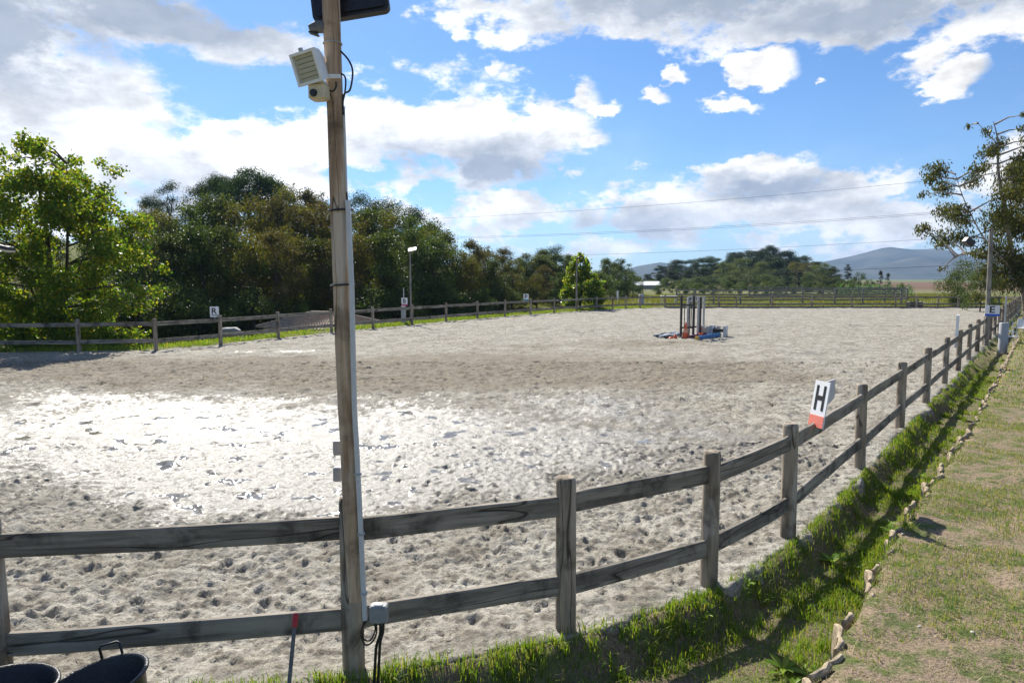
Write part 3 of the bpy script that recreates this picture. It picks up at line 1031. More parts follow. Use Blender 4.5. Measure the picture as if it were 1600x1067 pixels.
# motion sensor below it
sc_ = at(499, 145, D0 - .06)
sens = thing('motion_sensor', 'cream box-shaped motion sensor under the small white floodlight', 'sensor', sc_)
rm = Matrix.Rotation(math.radians(-12), 3, 'Z')
MB().box(sc_, (.10, .085, .088), rot=rm, bev=.01).part('housing', M['cream'], sens)
MB().box(sc_ + Vector((0, 0, .05)), (.085, .07, .014), rot=rm, bev=.003).part('cap', M['white'], sens)
e0 = sc_ + rm @ Vector((-.012, -.044, -.012))
MB().tube([e0, e0 + rm @ Vector((0, -.012, 0))], [.022, .018], 14).part('eye', M['black'], sens)
MB().tube([sc_ + Vector((.03, .02, 0)), along(sc_.z)], .012, 8).part('bracket', M['grey'], sens)
# dark little lamp and the big panel at the top
lc = at(497, 47, D0 - .0)
sl = thing('small_spotlight', 'small dark grey spotlight on the left flank of the near timber pole', 'spotlight', lc)
mb = MB()
mb.tube([lc + Vector((.055, .0, .012)), lc + Vector((.0, -.01, .012)), lc + Vector((-.045, -.02, -.002))], [.030, .034, .020], 12)
mb.part('housing', M['mane'], sl)
MB().box(lc + Vector((-.020, -.012, -.026)), (.055, .04, .012), rot=Matrix.Rotation(math.radians(18), 3, 'Y'), bev=.003).part('visor', M['black'], sl)
tc_ = at(541, -30, D0 + .11)
pn = thing('lamp_panel', 'large dark rectangular lamp panel with rounded corners at the top of the near pole', 'lamp', tc_)
def rounded(w, h, r, n=6):
    out = []
    for cx, cy, a0 in ((w / 2 - r, h / 2 - r, 0), (-w / 2 + r, h / 2 - r, 90), (-w / 2 + r, -h / 2 + r, 180), (w / 2 - r, -h / 2 + r, 270)):
        for k in range(n + 1):
            a = math.radians(a0 + 90 * k / n)
            out.append((cx + r * math.cos(a), cy + r * math.sin(a)))
    return out
def slab(mb, outline, c, m, y0, y1):
    n = len(outline)
    vs = [Vector(c) + m @ Vector((a, y0, b)) for a, b in outline] + [Vector(c) + m @ Vector((a, y1, b)) for a, b in outline]
    fs = [tuple(range(n)), tuple(range(2 * n - 1, n - 1, -1))] + [(i, i + n, (i + 1) % n + n, (i + 1) % n) for i in range(n)]
    mb.add(vs, fs)
    return mb
mr = Matrix.Rotation(math.radians(-9.0), 3, 'Y') @ Matrix.Rotation(math.radians(-14), 3, 'X')
slab(MB(), rounded(.445, .42, .035), tc_, mr, .02, .06).part('housing', M['black'], pn)
slab(MB(), rounded(.40, .375, .02), tc_, mr, .008, .022).part('lens', M['darkglass'], pn)
MB().tube([tc_ + Vector((-.02, .02, .05)), along(tc_.z + .05)], .018, 8).part('bracket', M['black'], pn)

# ---- the lighting poles further round the arena
def far_pole(base, h, label, head, r=.055, dirx=(1, 0, 0), mat='greypost', lean=0.0):
    th = thing('lighting_pole', label, 'lighting pole', base)
    b = Vector(base)
    mb = MB()
    mb.tube([b + Vector((lean * s * h, 0, s * h - (.2 if s == 0 else 0))) for s in (0, .35, .7, 1)], [r, r * .95, r * .85, r * .75], 12)
    mb.part('pole', M[mat], th)
    top = b + Vector((lean * h, 0, h))
    head(th, top)
    return th
# by the B sign
pB = onplane(641, 507.0); pB.y += .25
hB = at(641, 391, pB.y).z
def headB(th, top):
    c = top + Vector((.14, -.05, .03))
    m = Matrix.Rotation(math.radians(-12), 3, 'Y') @ Matrix.Rotation(math.radians(28), 3, 'X')
    slab(MB(), rounded(.44, .36, .03), c, m @ Matrix.Rotation(math.radians(90), 3, 'X'), -.03, .03).part('lamp_head', M['lampgrey'], th)
    MB().tube([top + Vector((0, 0, -.02)), c], .02, 8).part('arm', M['greymetal'], th)
far_pole(pB, hB, 'slim timber lighting pole with pale flat lamp head beside the B sign', headB)
MB().tube([pB + Vector((-.05, -.05, .1)), pB + Vector((-.05, -.05, 1.9))], .022, 7).part('conduit', M['black'], bpy.data.objects['lighting_pole.001'])
# by the bright young poplar
pP = onplane(901, 486.7); pP.y += .2
hP = at(899, 404, pP.y).z
def headP(th, top):
    MB().box(top + Vector((.16, -.05, .05)), (.50, .22, .12), rot=Matrix.Rotation(math.radians(-25), 3, 'Y'), bev=.02).part('lamp_head', M['black'], th)
    MB().tube([top + Vector((0, 0, -.05)), top + Vector((.14, -.04, .05))], .03, 8).part('arm', M['greymetal'], th)
far_pole(pP, hP, 'grey timber lighting pole with dark lamp head in front of the bright green poplar', headP, .07)
# by the E sign: lamp on a long arm over the arena
pE = Vector(B) + Vector((.0, -.14, 0))
hE = at(1549, 357, pE.y).z
leanE = (at(1549, 357, pE.y).x - pE.x) / hE
def headE(th, top):
    tip = at(1513, 374, pE.y - .2)
    MB().tube([top + Vector((0, 0, -.03)), tip], .022, 8).part('arm', M['black'], th)
    m = Matrix.Rotation(math.radians(38), 3, 'Y')
    MB().box(tip + Vector((.02, 0, -.10)), (.34, .28, .24), rot=m, bev=.03).part('lamp_head', M['black'], th)
    MB().tube([tip + Vector((.12, 0, -.16)), tip + Vector((.36, 0, -.30))], .02, 7).part('stay', M['black'], th)
far_pole(pE, hE, 'pale timber lighting pole with a black lamp on an outstretched arm by the E sign', headE, .085, mat='greypost', lean=leanE)
# lamp reaching into view from a pole out of the picture
lh = at(3, 388, 20.8)
def headL(th, top):
    c = lh
    m = Matrix.Rotation(math.radians(14), 3, 'Y')
    MB().box(c + Vector((0, 0, -.03)), (.60, .34, .07), rot=m, bev=.015).part('lamp_lens', M['cream'], th)
    MB().box(c + Vector((-.02, 0, .06)), (.66, .38, .10), rot=m, bev=.03).part('lamp_head', M['black'], th)
    MB().tube([top + Vector((0, 0, -.05)), c + Vector((-.25, 0, .12))], .035, 8).part('arm', M['black'], th)
bl = Vector((lh.x - 1.6, 20.9, 0))
far_pole(bl, lh.z + .1, 'dark arm lamp with pale underside beside the big bright green tree', headL, .07)

# ================================================================== LETTER SIGNS
def letter_mesh(ch, size):
    cu = bpy.data.curves.new('letter', 'FONT')
    cu.body = ch
    cu.align_x = 'CENTER'; cu.align_y = 'CENTER'
    cu.size = size
    cu.offset = .022 * size
    cu.extrude = .0015
    ob = bpy.data.objects.new('tmp', cu)
    COL.objects.link(ob)
    dg = bpy.context.evaluated_depsgraph_get()
    me = bpy.data.meshes.new_from_object(ob.evaluated_get(dg))
    bpy.data.objects.remove(ob)
    bpy.data.curves.remove(cu)
    me.name = 'letter'
    me.materials.clear()
    xs = [v.co.x for v in me.vertices]; ys = [v.co.y for v in me.vertices]
    cx, cy = (min(xs) + max(xs)) / 2, (min(ys) + max(ys)) / 2
    for v in me.vertices:
        v.co.x -= cx; v.co.y -= cy
    return me
def sign(ch, label, centre, w, h, facing, stripe, roll=0, stripe_h=.16, lsize=.78, lx=1.0, border=False):
    """board facing the given direction; letter and stripe stand a little proud"""
    th = thing('letter_sign', label, 'sign', centre)
    n = Vector(facing).normalized()
    x = Vector((0, 0, 1)).cross(n).normalized()
    z = n.cross(x)
    xr = x * math.cos(roll) + z * math.sin(roll); zr = -x * math.sin(roll) + z * math.cos(roll)
    m = Matrix((xr, n, zr)).transposed()
    c = Vector(centre)
    MB().box(c, (w, .012, h), rot=m).part('board', M['signwhite'], th)
    lt = letter_mesh(ch, h * lsize)
    o = link_mesh('letter', lt, M['letter'], th)
    mm = Matrix((xr, zr, n)).transposed().to_4x4()
    mm.translation = n * .0085 + zr * (h * stripe_h * .55)
    o.matrix_local = mm @ Matrix.Diagonal((lx, 1, 1, 1))
    if stripe:
        hs = h * stripe_h
        if border:
            MB().box(c + m @ Vector((0, .0085, -h / 2 + hs * 1.1)), (w * .72, .003, hs * .35), rot=m).part('stripe', M[stripe], th)
        else:
            MB().box(c + m @ Vector((0, .0085, -h / 2 + hs / 2 + .002)), (w * .985, .003, hs), rot=m).part('stripe', M[stripe], th)
    return th, m
def to_cam(p):
    return Vector((-p.x, -p.y, 0)).normalized()
def stake(th, c, zb):
    MB().tube([Vector((c.x, c.y + .03, zb)), Vector((c.x, c.y + .03, c.z))], .014, 7).part('stake', M['greymetal'], th)
cR = at(335, 487.3, LEFT[2].y - .02)
th, _ = sign('R', 'white square sign with a black letter R and thin underline above the arena rail', cR, .31, .39, to_cam(cR), 'letter', 0, .17, .80, 1.0, True)
stake(th, cR, .9)
cB = at(632, 471.5, onplane(632, 508).y + .05)
th, _ = sign('B', 'white sign with black letter B over a pink stripe on the far fence', cB, .32, .42, to_cam(cB), 'pink', 0, .2, .74, .9)
stake(th, cB, .5)
cP = at(822, 464.5, onplane(822, 492).y)
th, _ = sign('P', 'white sign with black letter P over a teal stripe above the arena rail', cP, .36, .46, to_cam(cP), 'teal', 0, .17, .8)
stake(th, cP, .9)
cE = at(1550.5, 485.5, pE.y - .12)
th, _ = sign('E', 'white sign with black letter E over a blue stripe on the pale lamp pole', cE, .46, .40, (-.35, -1, 0), 'blue', 0, .2, .86, 1.1)
# H: two boards hinged in a V, the lettered one leaning
hl = at(1277, 592, 7.38)
ed = Vector((.06, -1, 0)).normalized()
cH = at(1280.5, 631.5, 6.90)
th, mH = sign('H', 'leaning white sign with tall black letter H above a salmon stripe on the rail', cH, .25, .475, Vector((-1, -.14, .17)), 'salmon', math.radians(2), .25, .74, .72)
gb = MB()
fd = Vector((dirR.x, dirR.y, 0)).normalized()
o0 = cH + Vector((.045, .06, .105)) + fd * .16
mg = rot_to(fd)
outl = [(0, -.16), (.16, -.15), (.36, -.12), (.40, -.05), (.37, .0), (.385, .085), (.02, .095), (0, .095)]
slab(gb, outl, o0, mg, -.006, .006).part('back_board', M['signback'], th)
MB().tube([cH + Vector((.02, .0, .1)), o0 + fd * .12], .012, 7).part('brace', M['greymetal'], th)
MB().box(cH + Vector((.05, .10, -.10)), (.05, .14, .24)).part('bracket', M['greymetal'], th)
# small edge-on markers
for (x, y, D, hh, lb) in ((1493.5, 510, RIGHT[4].y - .1, .60, 'narrow white board seen edge-on, fixed upright on the rail short of the E sign'),
                          (965, 460, 56.0, .62, 'narrow white marker board rising above the curved end of the fence')):
    c = at(x, y, D)
    w_ = .07 if D < 40 else .14
    if D < 40:
        line = A + dirR * ((c - A).dot(dirR)); c = Vector((line.x - .05, line.y + .02, c.z))
    t2 = thing('marker_board', lb, 'sign', c)
    MB().box(c, (w_, .30 if D < 40 else .04, hh), rot=Matrix.Rotation(-math.atan2(c.x, c.y), 3, 'Z')).part('board', M['signwhite'], t2)
    MB().box(c + Vector((0, .03, -hh * .6)), (.05, .05, hh * .7)).part('stake', M['greymetal'], t2)

# ================================================================== LAWN EDGING
edging = thing('lawn_edging', 'wavy row of cream concrete edging blocks between the ditch and the dry lawn', 'edging', EDGE[2] * 1.0)
def edge_block(seed):
    q = random.Random(seed)
    L, th, h = .19 + q.uniform(-.04, .02), .032, .42
    n = 6
    vs, fs = [], []
    for i in range(n + 1):
        s = i / n
        bow = .022 * math.sin(math.pi * s)
        zt = .012 * math.sin(math.pi * s) + q.uniform(-.006, .006)
        for (y, z) in ((-th / 2 - bow, -h), (-th / 2 - bow, zt - .012), (-th / 2 - bow + .014, zt), (th / 2 - bow * .6 - .012, zt), (th / 2 - bow * .6, zt - .012), (th / 2 - bow * .6, -h)):
            vs.append(((s - .5) * L, y + q.uniform(-.003, .003), z))
        if i:
            k = (i - 1) * 6
            fs += [(k + j, k + 6 + j, k + 6 + j + 1, k + j + 1) for j in range(5)]
    fs += [tuple(range(6)), tuple(range(n * 6 + 5, n * 6 - 1, -1))]
    me = bpy.data.meshes.new('block')
    me.from_pydata(vs, [], fs)
    return me
EB = [edge_block(s) for s in range(5)]
EPTS, acc = [], 0
for a, b in zip(EDGE[1:-1], EDGE[2:]):
    L = (b - a).length
    s = acc
    while s < L:
        EPTS.append((a.lerp(b, s / L), (b - a).normalized()))
        s += .205
    acc = s - L
for i, (p, d) in enumerate(EPTS):
    if p.y > 27 or p.y < 2.6 or rnd.random() < .07:
        continue
    o = link_mesh('block', EB[i % 5], M['concrete'], edging)
    side = Vector((-d.y, d.x, 0))
    pp = p + side * (.030 * math.sin(i * 1.35) + rnd.uniform(-.02, .02))
    o.location = Vector((pp.x, pp.y, LAWN_Z + .003 + rnd.uniform(-.03, .014))) - Vector(edging.location)
    o.rotation_euler = (rnd.uniform(-.05, .05), rnd.uniform(-.04, .04), math.atan2(d.y, d.x) + .26 * math.sin(i * 1.35 + .8) + rnd.uniform(-.10, .10))

# ================================================================== THINGS BY THE FENCE
# black rubber tubs
def tub(label, c, r, h, tilt, axis, spin):
    th = thing('rubber_tub', label, 'tub', c)
    m = Matrix.Rotation(spin, 3, 'Z') @ Matrix.Rotation(tilt, 3, axis)
    n = 40
    prof = [(.02, .0), (.72, .0), (.76, .02), (.97, h * .93 / r), (1.0, h * .94 / r), (1.05, h * .965 / r), (1.055, h * .985 / r), (1.03, h / r), (.99, h / r), (.955, h * .97 / r), (.72, .05), (.02, .045)]
    vs, fs = [], []
    for i, (pr, pz) in enumerate(prof):
        for k in range(n):
            a = 2 * math.pi * k / n
            vs.append(Vector(c) + m @ Vector((pr * r * math.cos(a), pr * r * math.sin(a), pz * r)))
        if i:
            b = (i - 1) * n
            fs += [(b + k, b + (k + 1) % n, b + n + (k + 1) % n, b + n + k) for k in range(n)]
    mb = MB()
    mb.add(vs, fs, True)
    mb.part('bowl', M['rubber'], th)
    for sgn in (1, -1):
        hp = [Vector(c) + m @ Vector((-.055, sgn * r * 1.02, h * .97)), Vector(c) + m @ Vector((-.055, sgn * r * 1.03, h + .060)), Vector(c) + m @ Vector((-.045, sgn * r * 1.03, h + .072)),
              Vector(c) + m @ Vector((.045, sgn * r * 1.03, h + .072)), Vector(c) + m @ Vector((.055, sgn * r * 1.03, h + .060)), Vector(c) + m @ Vector((.055, sgn * r * 1.02, h * .97))]
        MB().tube(hp, .0075, 8).part('handle', M['rubber'], th)
    return th
ctub = at(168, 1085, 3.42)
tub('tilted black rubber tub with its loop handle up, by the grass', Vector((ctub.x, 3.42, gz(ctub.x, 3.42) + .02)), .27, .415, math.radians(-12), 'Y', math.radians(8))
c2 = at(2, 1090, 3.4)
tub('black rubber tub standing below the leftmost near fence post', Vector((c2.x, 3.36, gz(c2.x, 3.36) - .0)), .25, .42, math.radians(4), 'Y', math.radians(60))
# steel bar with red grip
g0 = at(462, 960, 3.72); g1 = at(450, 1085, 3.50)
fk = thing('tool_handle', 'thin grey steel tool shaft with a red grip poking up from the grass', 'tool', g1)
ax_ = (g1 - g0)
low = g0 + ax_ * 2.0
MB().tube([g0 + ax_ * .16, g0 + ax_ * .6, low], .011, 10).part('shaft', M['mane'], fk)
MB().tube([g0 - ax_ * .02, g0, g0 + ax_ * .08, g0 + ax_ * .17], [.012, .018, .018, .013], 12).part('grip', M['red'], fk)

# grey bollard tubes with thin masts
def tube_box(label, base, h, r, mast, mat='grey', cat='bollard'):
    th = thing('cable_bollard', label, cat, base)
    b = Vector(base)
    MB().tube([b + Vector((0, 0, -.25)), b + Vector((0, 0, h - .02)), b + Vector((0, 0, h))], [r, r, r * .9], 18).part('casing', M[mat], th)
    if mast:
        MB().tube([b + Vector((.02, 0, h - .05)), b + Vector((.02, 0, h + mast))], .028, 8).part('mast', M['greymetal'], th)
    return th
bE = onplane(1566.5, 545, -.05)
tube_box('fat light grey bollard with a thin mast, beside the ditch near the E sign', Vector((bE.x, bE.y, gz(bE.x, bE.y))), 1.12, .145, .95)
MB().box(bpy.data.objects['cable_bollard'].location + Vector((0, 0, .0)), (.40, .40, .10), bev=.03).part('foot', M['concrete'], bpy.data.objects['cable_bollard'])
bB = onplane(628.5, 507.5); bB.y += .5
tube_box('square grey bollard with a thin mast behind the fence left of the B sign', Vector((bB.x, bB.y, 0)), .98, .13, 1.0)
b3 = onplane(1007, 479); b3.y += 1.5
tube_box('plain grey bollard behind the curved end of the fence', Vector((b3.x, b3.y, 0)), 1.05, .24, 0)

# white plastic chairs on the bank by the eucalypt
def chair(label, base, spin, s=1.0):
    th = thing('plastic_chair', label, 'chair', base)
    m = Matrix.Rotation(spin, 3, 'Z')
    b = Vector(base)
    P = lambda x, y, z: b + m @ Vector((x * s, y * s, z * s))
    for x in (-.2, .2):
        MB().tube([P(x * 1.1, -.22, -.05), P(x, -.2, .42)], .02 * s, 7).part('leg', M['white'], th)
        MB().tube([P(x * 1.1, .24, -.05), P(x, .2, .42)], .02 * s, 7).part('leg', M['white'], th)
        MB().tube([P(x * 1.15, -.2, .42), P(x * 1.2, -.18, .62), P(x * 1.2, .1, .64), P(x * 1.1, .22, .60)], .018 * s, 7).part('armrest', M['white'], th)
    MB().box(P(0, 0, .42), (.44 * s, .42 * s, .03 * s), rot=m, bev=.012 * s).part('seat', M['white'], th)
    MB().box(P(0, .22, .62), (.42 * s, .03 * s, .42 * s), rot=m @ Matrix.Rotation(math.radians(-12), 3, 'X'), bev=.012 * s).part('backrest', M['white'], th)
for (x, y, D, sp, lb) in ((1577, 528, 27.0, 1.2, 'white plastic chair on the grass right behind the grey bollard'), (1594, 512, 31.5, -1.0, 'white plastic chair under the eucalypt beyond the grey bollard')):
    p = at(x, y, D)
    chair(lb, Vector((p.x, D, gz(p.x, D))), sp)

# white trestle table and black trough beyond the far fence
p = at(1045, 462, 63.5)
tb = thing('trestle_table', 'low white trestle table in the meadow behind the far fence', 'table', Vector((p.x, 63.5, gz(p.x, 63.5))))
tb0 = Vector(tb.location)
MB().box(tb0 + Vector((0, 0, .90)), (1.5, .7, .05), bev=.01).part('tabletop', M['white'], tb)
for x in (-.62, .62):
    for y in (-.28, .28):
        MB().tube([tb0 + Vector((x * 1.05, y * 1.15, -.05)), tb0 + Vector((x, y, .88))], .03, 7).part('leg', M['white'], tb)
p = onplane(1434, 481); p.y += .5
tr = thing('water_trough', 'black rectangular trough standing behind the far fence', 'trough', Vector((p.x, p.y, 0)))
t0_ = Vector(tr.location)
for (dx, dy, sx, sy) in ((-.52, 0, .05, .6), (.52, 0, .05, .6), (0, -.28, 1.0, .05), (0, .28, 1.0, .05)):
    MB().box(t0_ + Vector((dx, dy, .24)), (sx, sy, .50), bev=.01).part('side', M['black'], tr)
MB().box(t0_ + Vector((0, 0, .06)), (.99, .52, .06)).part('floor', M['black'], tr)

# ================================================================== JUMP EQUIPMENT IN THE ARENA
JD = onplane(1071, 528).y
PXM = JD / F
def jp(zx, zy, dD=0.0):
    """point from the enlarged view of the jumps (scale 9.7), at the given extra depth"""
    return at(1000 + zx / 9.7, 440 + zy / 9.7, JD + dD)
def on_sand(p, z=0.0):
    return Vector((p.x, p.y, z))
def wing(label, xl, xr, ytop, dD, mat, tilt=0.0, bars=(), rows=(350, 690), dy=.0, top=True):
    bl = on_sand(jp(xl, 800, dD), -.02); br = on_sand(jp(xr, 800, dD), -.02)
    br.y += dy
    H = jp(xl, ytop, dD).z
    th = thing('jump_wing', label, 'jump stand', Vector(((bl.x + br.x) / 2, (bl.y + br.y) / 2, 0)))
    up = Vector((tilt * H, 0, H))
    for b, w in ((bl, .085), (br, .085)):
        MB().box(b + up / 2, (w, w, H), rot=rot_to((1, 0, 0), up.normalized()), bev=.008).part('upright', M[mat], th)
        MB().box(b + Vector((0, 0, .05)), (.07, .62, .06), bev=.008).part('foot', M[mat], th)
    for z in rows:
        hz = jp(xl, z, dD).z
        f = hz / H
        a, b = bl + up * f, br + up * f
        MB().box((a + b) / 2, ((b - a).length, .045, .065), rot=rot_to(b - a)).part('crossbar', M[mat], th)
    z0, z1 = jp(xl, rows[-1], dD).z / H, jp(xl, rows[0], dD).z / H
    for f in bars:
        a = bl.lerp(br, f)
        MB().box((a + up * z0 + a + up * z1) / 2, (.03, .03, (z1 - z0) * H), rot=rot_to((1, 0, 0), up.normalized())).part('spindle', M[mat], th)
M['standgrey'] = plain('stand_grey', (.46, .45, .43), .6, 0, .15)
wing('black jump stand standing right behind the big orange cone', 618, 806, 205, .0, 'black', 0, (.26, .80), (350, 690))
wing('black jump stand behind the grey ones, towards the blue plank', 735, 915, 225, .75, 'black', 0, (.5,), (250, 680), .1)
wing('grey jump stand leaning between the black jump stands', 714, 884, 235, .45, 'standgrey', .012, (.35, .7), (225, 290), .15)
wing('narrow light grey jump stand at the end of the stacked stands', 868, 958, 222, 1.1, 'standgrey', .03, (), (228, 300, 720), .1)

def cone(label, c, h, r, band=True, square=True):
    th = thing('traffic_cone', label, 'cone', c)
    b = Vector(c)
    if square:
        MB().box(b + Vector((0, 0, .015)), (r * 2.5, r * 2.5, .03), bev=.008).part('base', M['orange'], th)
    prof = [(0.0, r), (.04, r * .96), (.36, r * .68), (.362, r * .685), (.62, r * .44), (.622, r * .435), (.97, r * .16), (1.0, r * .12)]
    MB().tube([b + Vector((0, 0, .01 + f * h)) for f, _ in prof], [x for _, x in prof], 22).part('shell', M['orange'], th)
    if band:
        MB().tube([b + Vector((0, 0, .01 + f * h)) for f in (.34, .60)], [r * .715, r * .475], 22, False).part('band', M['conepale'], th)
cone('tall orange traffic cone with a paler band in front of the black jump stand', on_sand(jp(690, 855, -.15)), .66, .15)
cone('small orange and pale cone between the jump stands and the maroon pole', on_sand(jp(925, 790, .9)), .42, .085)
cone('tiny bright orange cone lying low beside the tall traffic cone', on_sand(jp(533, 860, -.15)), .17, .10, False, False)
dm = on_sand(jp(467, 858, -.15))
sm = thing('marker_dome', 'flat orange marker disc beside the tiny orange cone', 'marker', dm)
MB().tube([dm + Vector((0, 0, z)) for z in (0, .015, .05, .06)], [.10, .10, .06, .03], 18).part('shell', M['orange'], sm)

def jump_pole(label, a, b, r, cols, group=None, square=False, name='jump_pole'):
    """striped pole lying on the sand: each painted length is a part"""
    a, b = Vector(a), Vector(b)
    th = thing(name, label, 'pole', Vector((a.x, a.y, 0)), group)
    n = len(cols)
    for k, cn in enumerate(cols):
        p0, p1 = a.lerp(b, k / n), a.lerp(b, (k + 1) / n)
        if square:
            MB().box((p0 + p1) / 2, ((p1 - p0).length, r * 1.3, r * 2), rot=rot_to(b - a), bev=.01).part('stripe', M[cn], th)
        else:
            MB().tube([p0, p1], r, 12).part('stripe', M[cn], th)
for k, (za, zb) in enumerate((((215, 838), (560, 775)), ((255, 848), (640, 785)), ((300, 852), (625, 800)), ((370, 860), (650, 812)))):
    a = on_sand(jp(*za, 0), .055 + .0 * k); b = on_sand(onplane(1000 + zb[0] / 9.7, 440 + zb[1] / 9.7), .055)
    a = on_sand(onplane(1000 + za[0] / 9.7, 440 + za[1] / 9.7), .055)
    b = a + (b - a).normalized() * 2.6
    cols = [['standgrey', 'black', 'standgrey', 'white'], ['black', 'white', 'black', 'standgrey'], ['white', 'standgrey', 'white', 'black'], ['black', 'standgrey', 'black', 'white']][k]
    lb = ['pale-ended jump pole lying outermost in the row beside the orange marker disc', 'black-ended jump pole lying second from the outside of the row on the sand',
          'white-ended jump pole lying third from the outside of the row on the sand', 'black and grey jump pole lying nearest the orange marker disc'][k]
    jump_pole(lb, a, b, .05, cols, 'striped jump poles on the sand')
pa = on_sand(onplane(1000 + 850 / 9.7, 440 + 890 / 9.7), .085); pb2 = on_sand(onplane(1000 + 1215 / 9.7, 440 + 830 / 9.7), .085)
jump_pole('blue square-edged jump plank with a yellow end lying on the sand', pa, pb2, .075, ['yellow'] + ['poleblue'] * 11, None, True, 'jump_plank')
pa = on_sand(onplane(1000 + 735 / 9.7, 440 + 868 / 9.7), .07); pb2 = on_sand(onplane(1000 + 1195 / 9.7, 440 + 800 / 9.7), .17)
jump_pole('maroon jump pole lying behind the blue plank with one end propped up', pa, pb2, .065, ['maroon', 'maroon', 'orange', 'maroon', 'maroon', 'maroon', 'maroon'])
def jump_block(label, c, spin, s=1.0, mat='standgrey'):
    """moulded jump block: two notched ends joined by a hollow beam"""
    th = thing('jump_block', label, 'jump block', c)
    m = Matrix.Rotation(spin, 3, 'Z')
    for e in (-1, 1):
        out = [(-.26, 0), (-.16, 0), (-.10, .12), (.10, .12), (.16, 0), (.26, 0), (.20, .26), (.26, .50), (.14, .50), (.09, .42), (-.09, .42), (-.14, .50), (-.26, .50), (-.20, .26)]
        mm = m @ Matrix.Rotation(math.radians(90), 3, 'Z')
        slab(MB(), [(a * s, b * s) for a, b in out], Vector(c) + m @ Vector((e * .30 * s, 0, -.01)), mm, -.06 * s, .06 * s).part('end_block', M[mat], th)
    MB().box(Vector(c) + m @ Vector((0, 0, .27 * s)), (.52 * s, .16 * s, .14 * s), rot=m, bev=.015 * s).part('beam', M['black'], th)
jump_block('grey moulded jump block standing beyond the maroon pole', on_sand(jp(1075, 770, .9)), .35, .92)
jump_block('pale moulded jump block with dark hollow at the end of the maroon pole', on_sand(jp(1190, 800, .75)), -.5, .95, 'signback')

# ================================================================== TILED SHELTER AND PONY BELOW THE LEFT FENCE
sh_c = Vector((at(505, 500, 38).x, 38.6, 0))
gzs = gz(sh_c.x, sh_c.y)
shed = thing('tiled_shelter', 'low shelter with a weathered hipped tile roof behind the left fence', 'shelter', Vector((sh_c.x, sh_c.y, gzs)))
rz = Matrix.Rotation(math.radians(-24), 3, 'Z')
eave, rid = -.22, .52
hw, hd = 3.0, 2.3
def S(x, y, z):
    v = rz @ Vector((x, y, 0))
    return Vector((sh_c.x + v.x, sh_c.y + v.y, z))
for (x, y, sx, sy, nm) in ((0, -hd + .35, 2 * hw - .7, .2, 'wall'), (0, hd - .35, 2 * hw - .7, .2, 'wall'), (-hw + .35, 0, .2, 2 * hd - .92, 'wall'), (hw - .35, 0, .2, 2 * hd - .92, 'wall')):
    MB().box(S(x, y, (gzs - .3 + eave) / 2), (sx, sy, eave - gzs + .3 + .06), rot=rz).part(nm, M['render'], shed)
def roof_plane(c0, c1, r0, r1, n):
    """rows of half-round tiles from the eave line c0-c1 up to the ridge line r0-r1"""
    mb = MB()
    for k in range(n):
        f0, f1 = k / n, (k + 1) / n
        for (fa, fb, lift) in ((f0, (f0 * .42 + f1 * .58), .055), ((f0 * .42 + f1 * .58), f1, 0.0)):
            p0, p1 = c0.lerp(c1, fa), c0.lerp(c1, fb)
            q0, q1 = r0.lerp(r1, fa), r0.lerp(r1, fb)
            rows = 9
            for j in range(rows):
                g0_, g1_ = j / rows, min(1.0, (j + 1.12) / rows)
                a, b, c_, d_ = p0.lerp(q0, g0_), p1.lerp(q1, g0_), p1.lerp(q1, g1_), p0.lerp(q0, g1_)
                mid0, mid1 = (a + b) / 2 + Vector((0, 0, lift + .03)), (c_ + d_) / 2 + Vector((0, 0, lift))
                up = Vector((0, 0, .02))
                mb.add([a + up, mid0, b + up, c_, mid1, d_, a, b], [(0, 1, 4, 5), (1, 2, 3, 4), (6, 7, 2, 1, 0)])
    return mb
r0, r1 = S(-hw + 2.0, 0, rid), S(hw - 2.0, 0, rid)
cs = [S(-hw, -hd, eave), S(hw, -hd, eave), S(hw, hd, eave), S(-hw, hd, eave)]
for (a, b, c_, d_, n) in ((cs[0], cs[1], r0, r1, 26), (cs[1], cs[2], r1, r1, 18), (cs[2], cs[3], r1, r0, 26), (cs[3], cs[0], r0, r0, 18)):
    o = roof_plane(a, b, c_, d_, n).part('roof_slope', M['tile'], shed)
    o['kind'] = 'stuff'
for (a, b) in ((r0, r1), (cs[0], r0), (cs[3], r0), (cs[1], r1), (cs[2], r1)):
    MB().tube([a + Vector((0, 0, .05)), b + Vector((0, 0, .05))], .075, 8).part('ridge_tiles', M['tile'], shed)

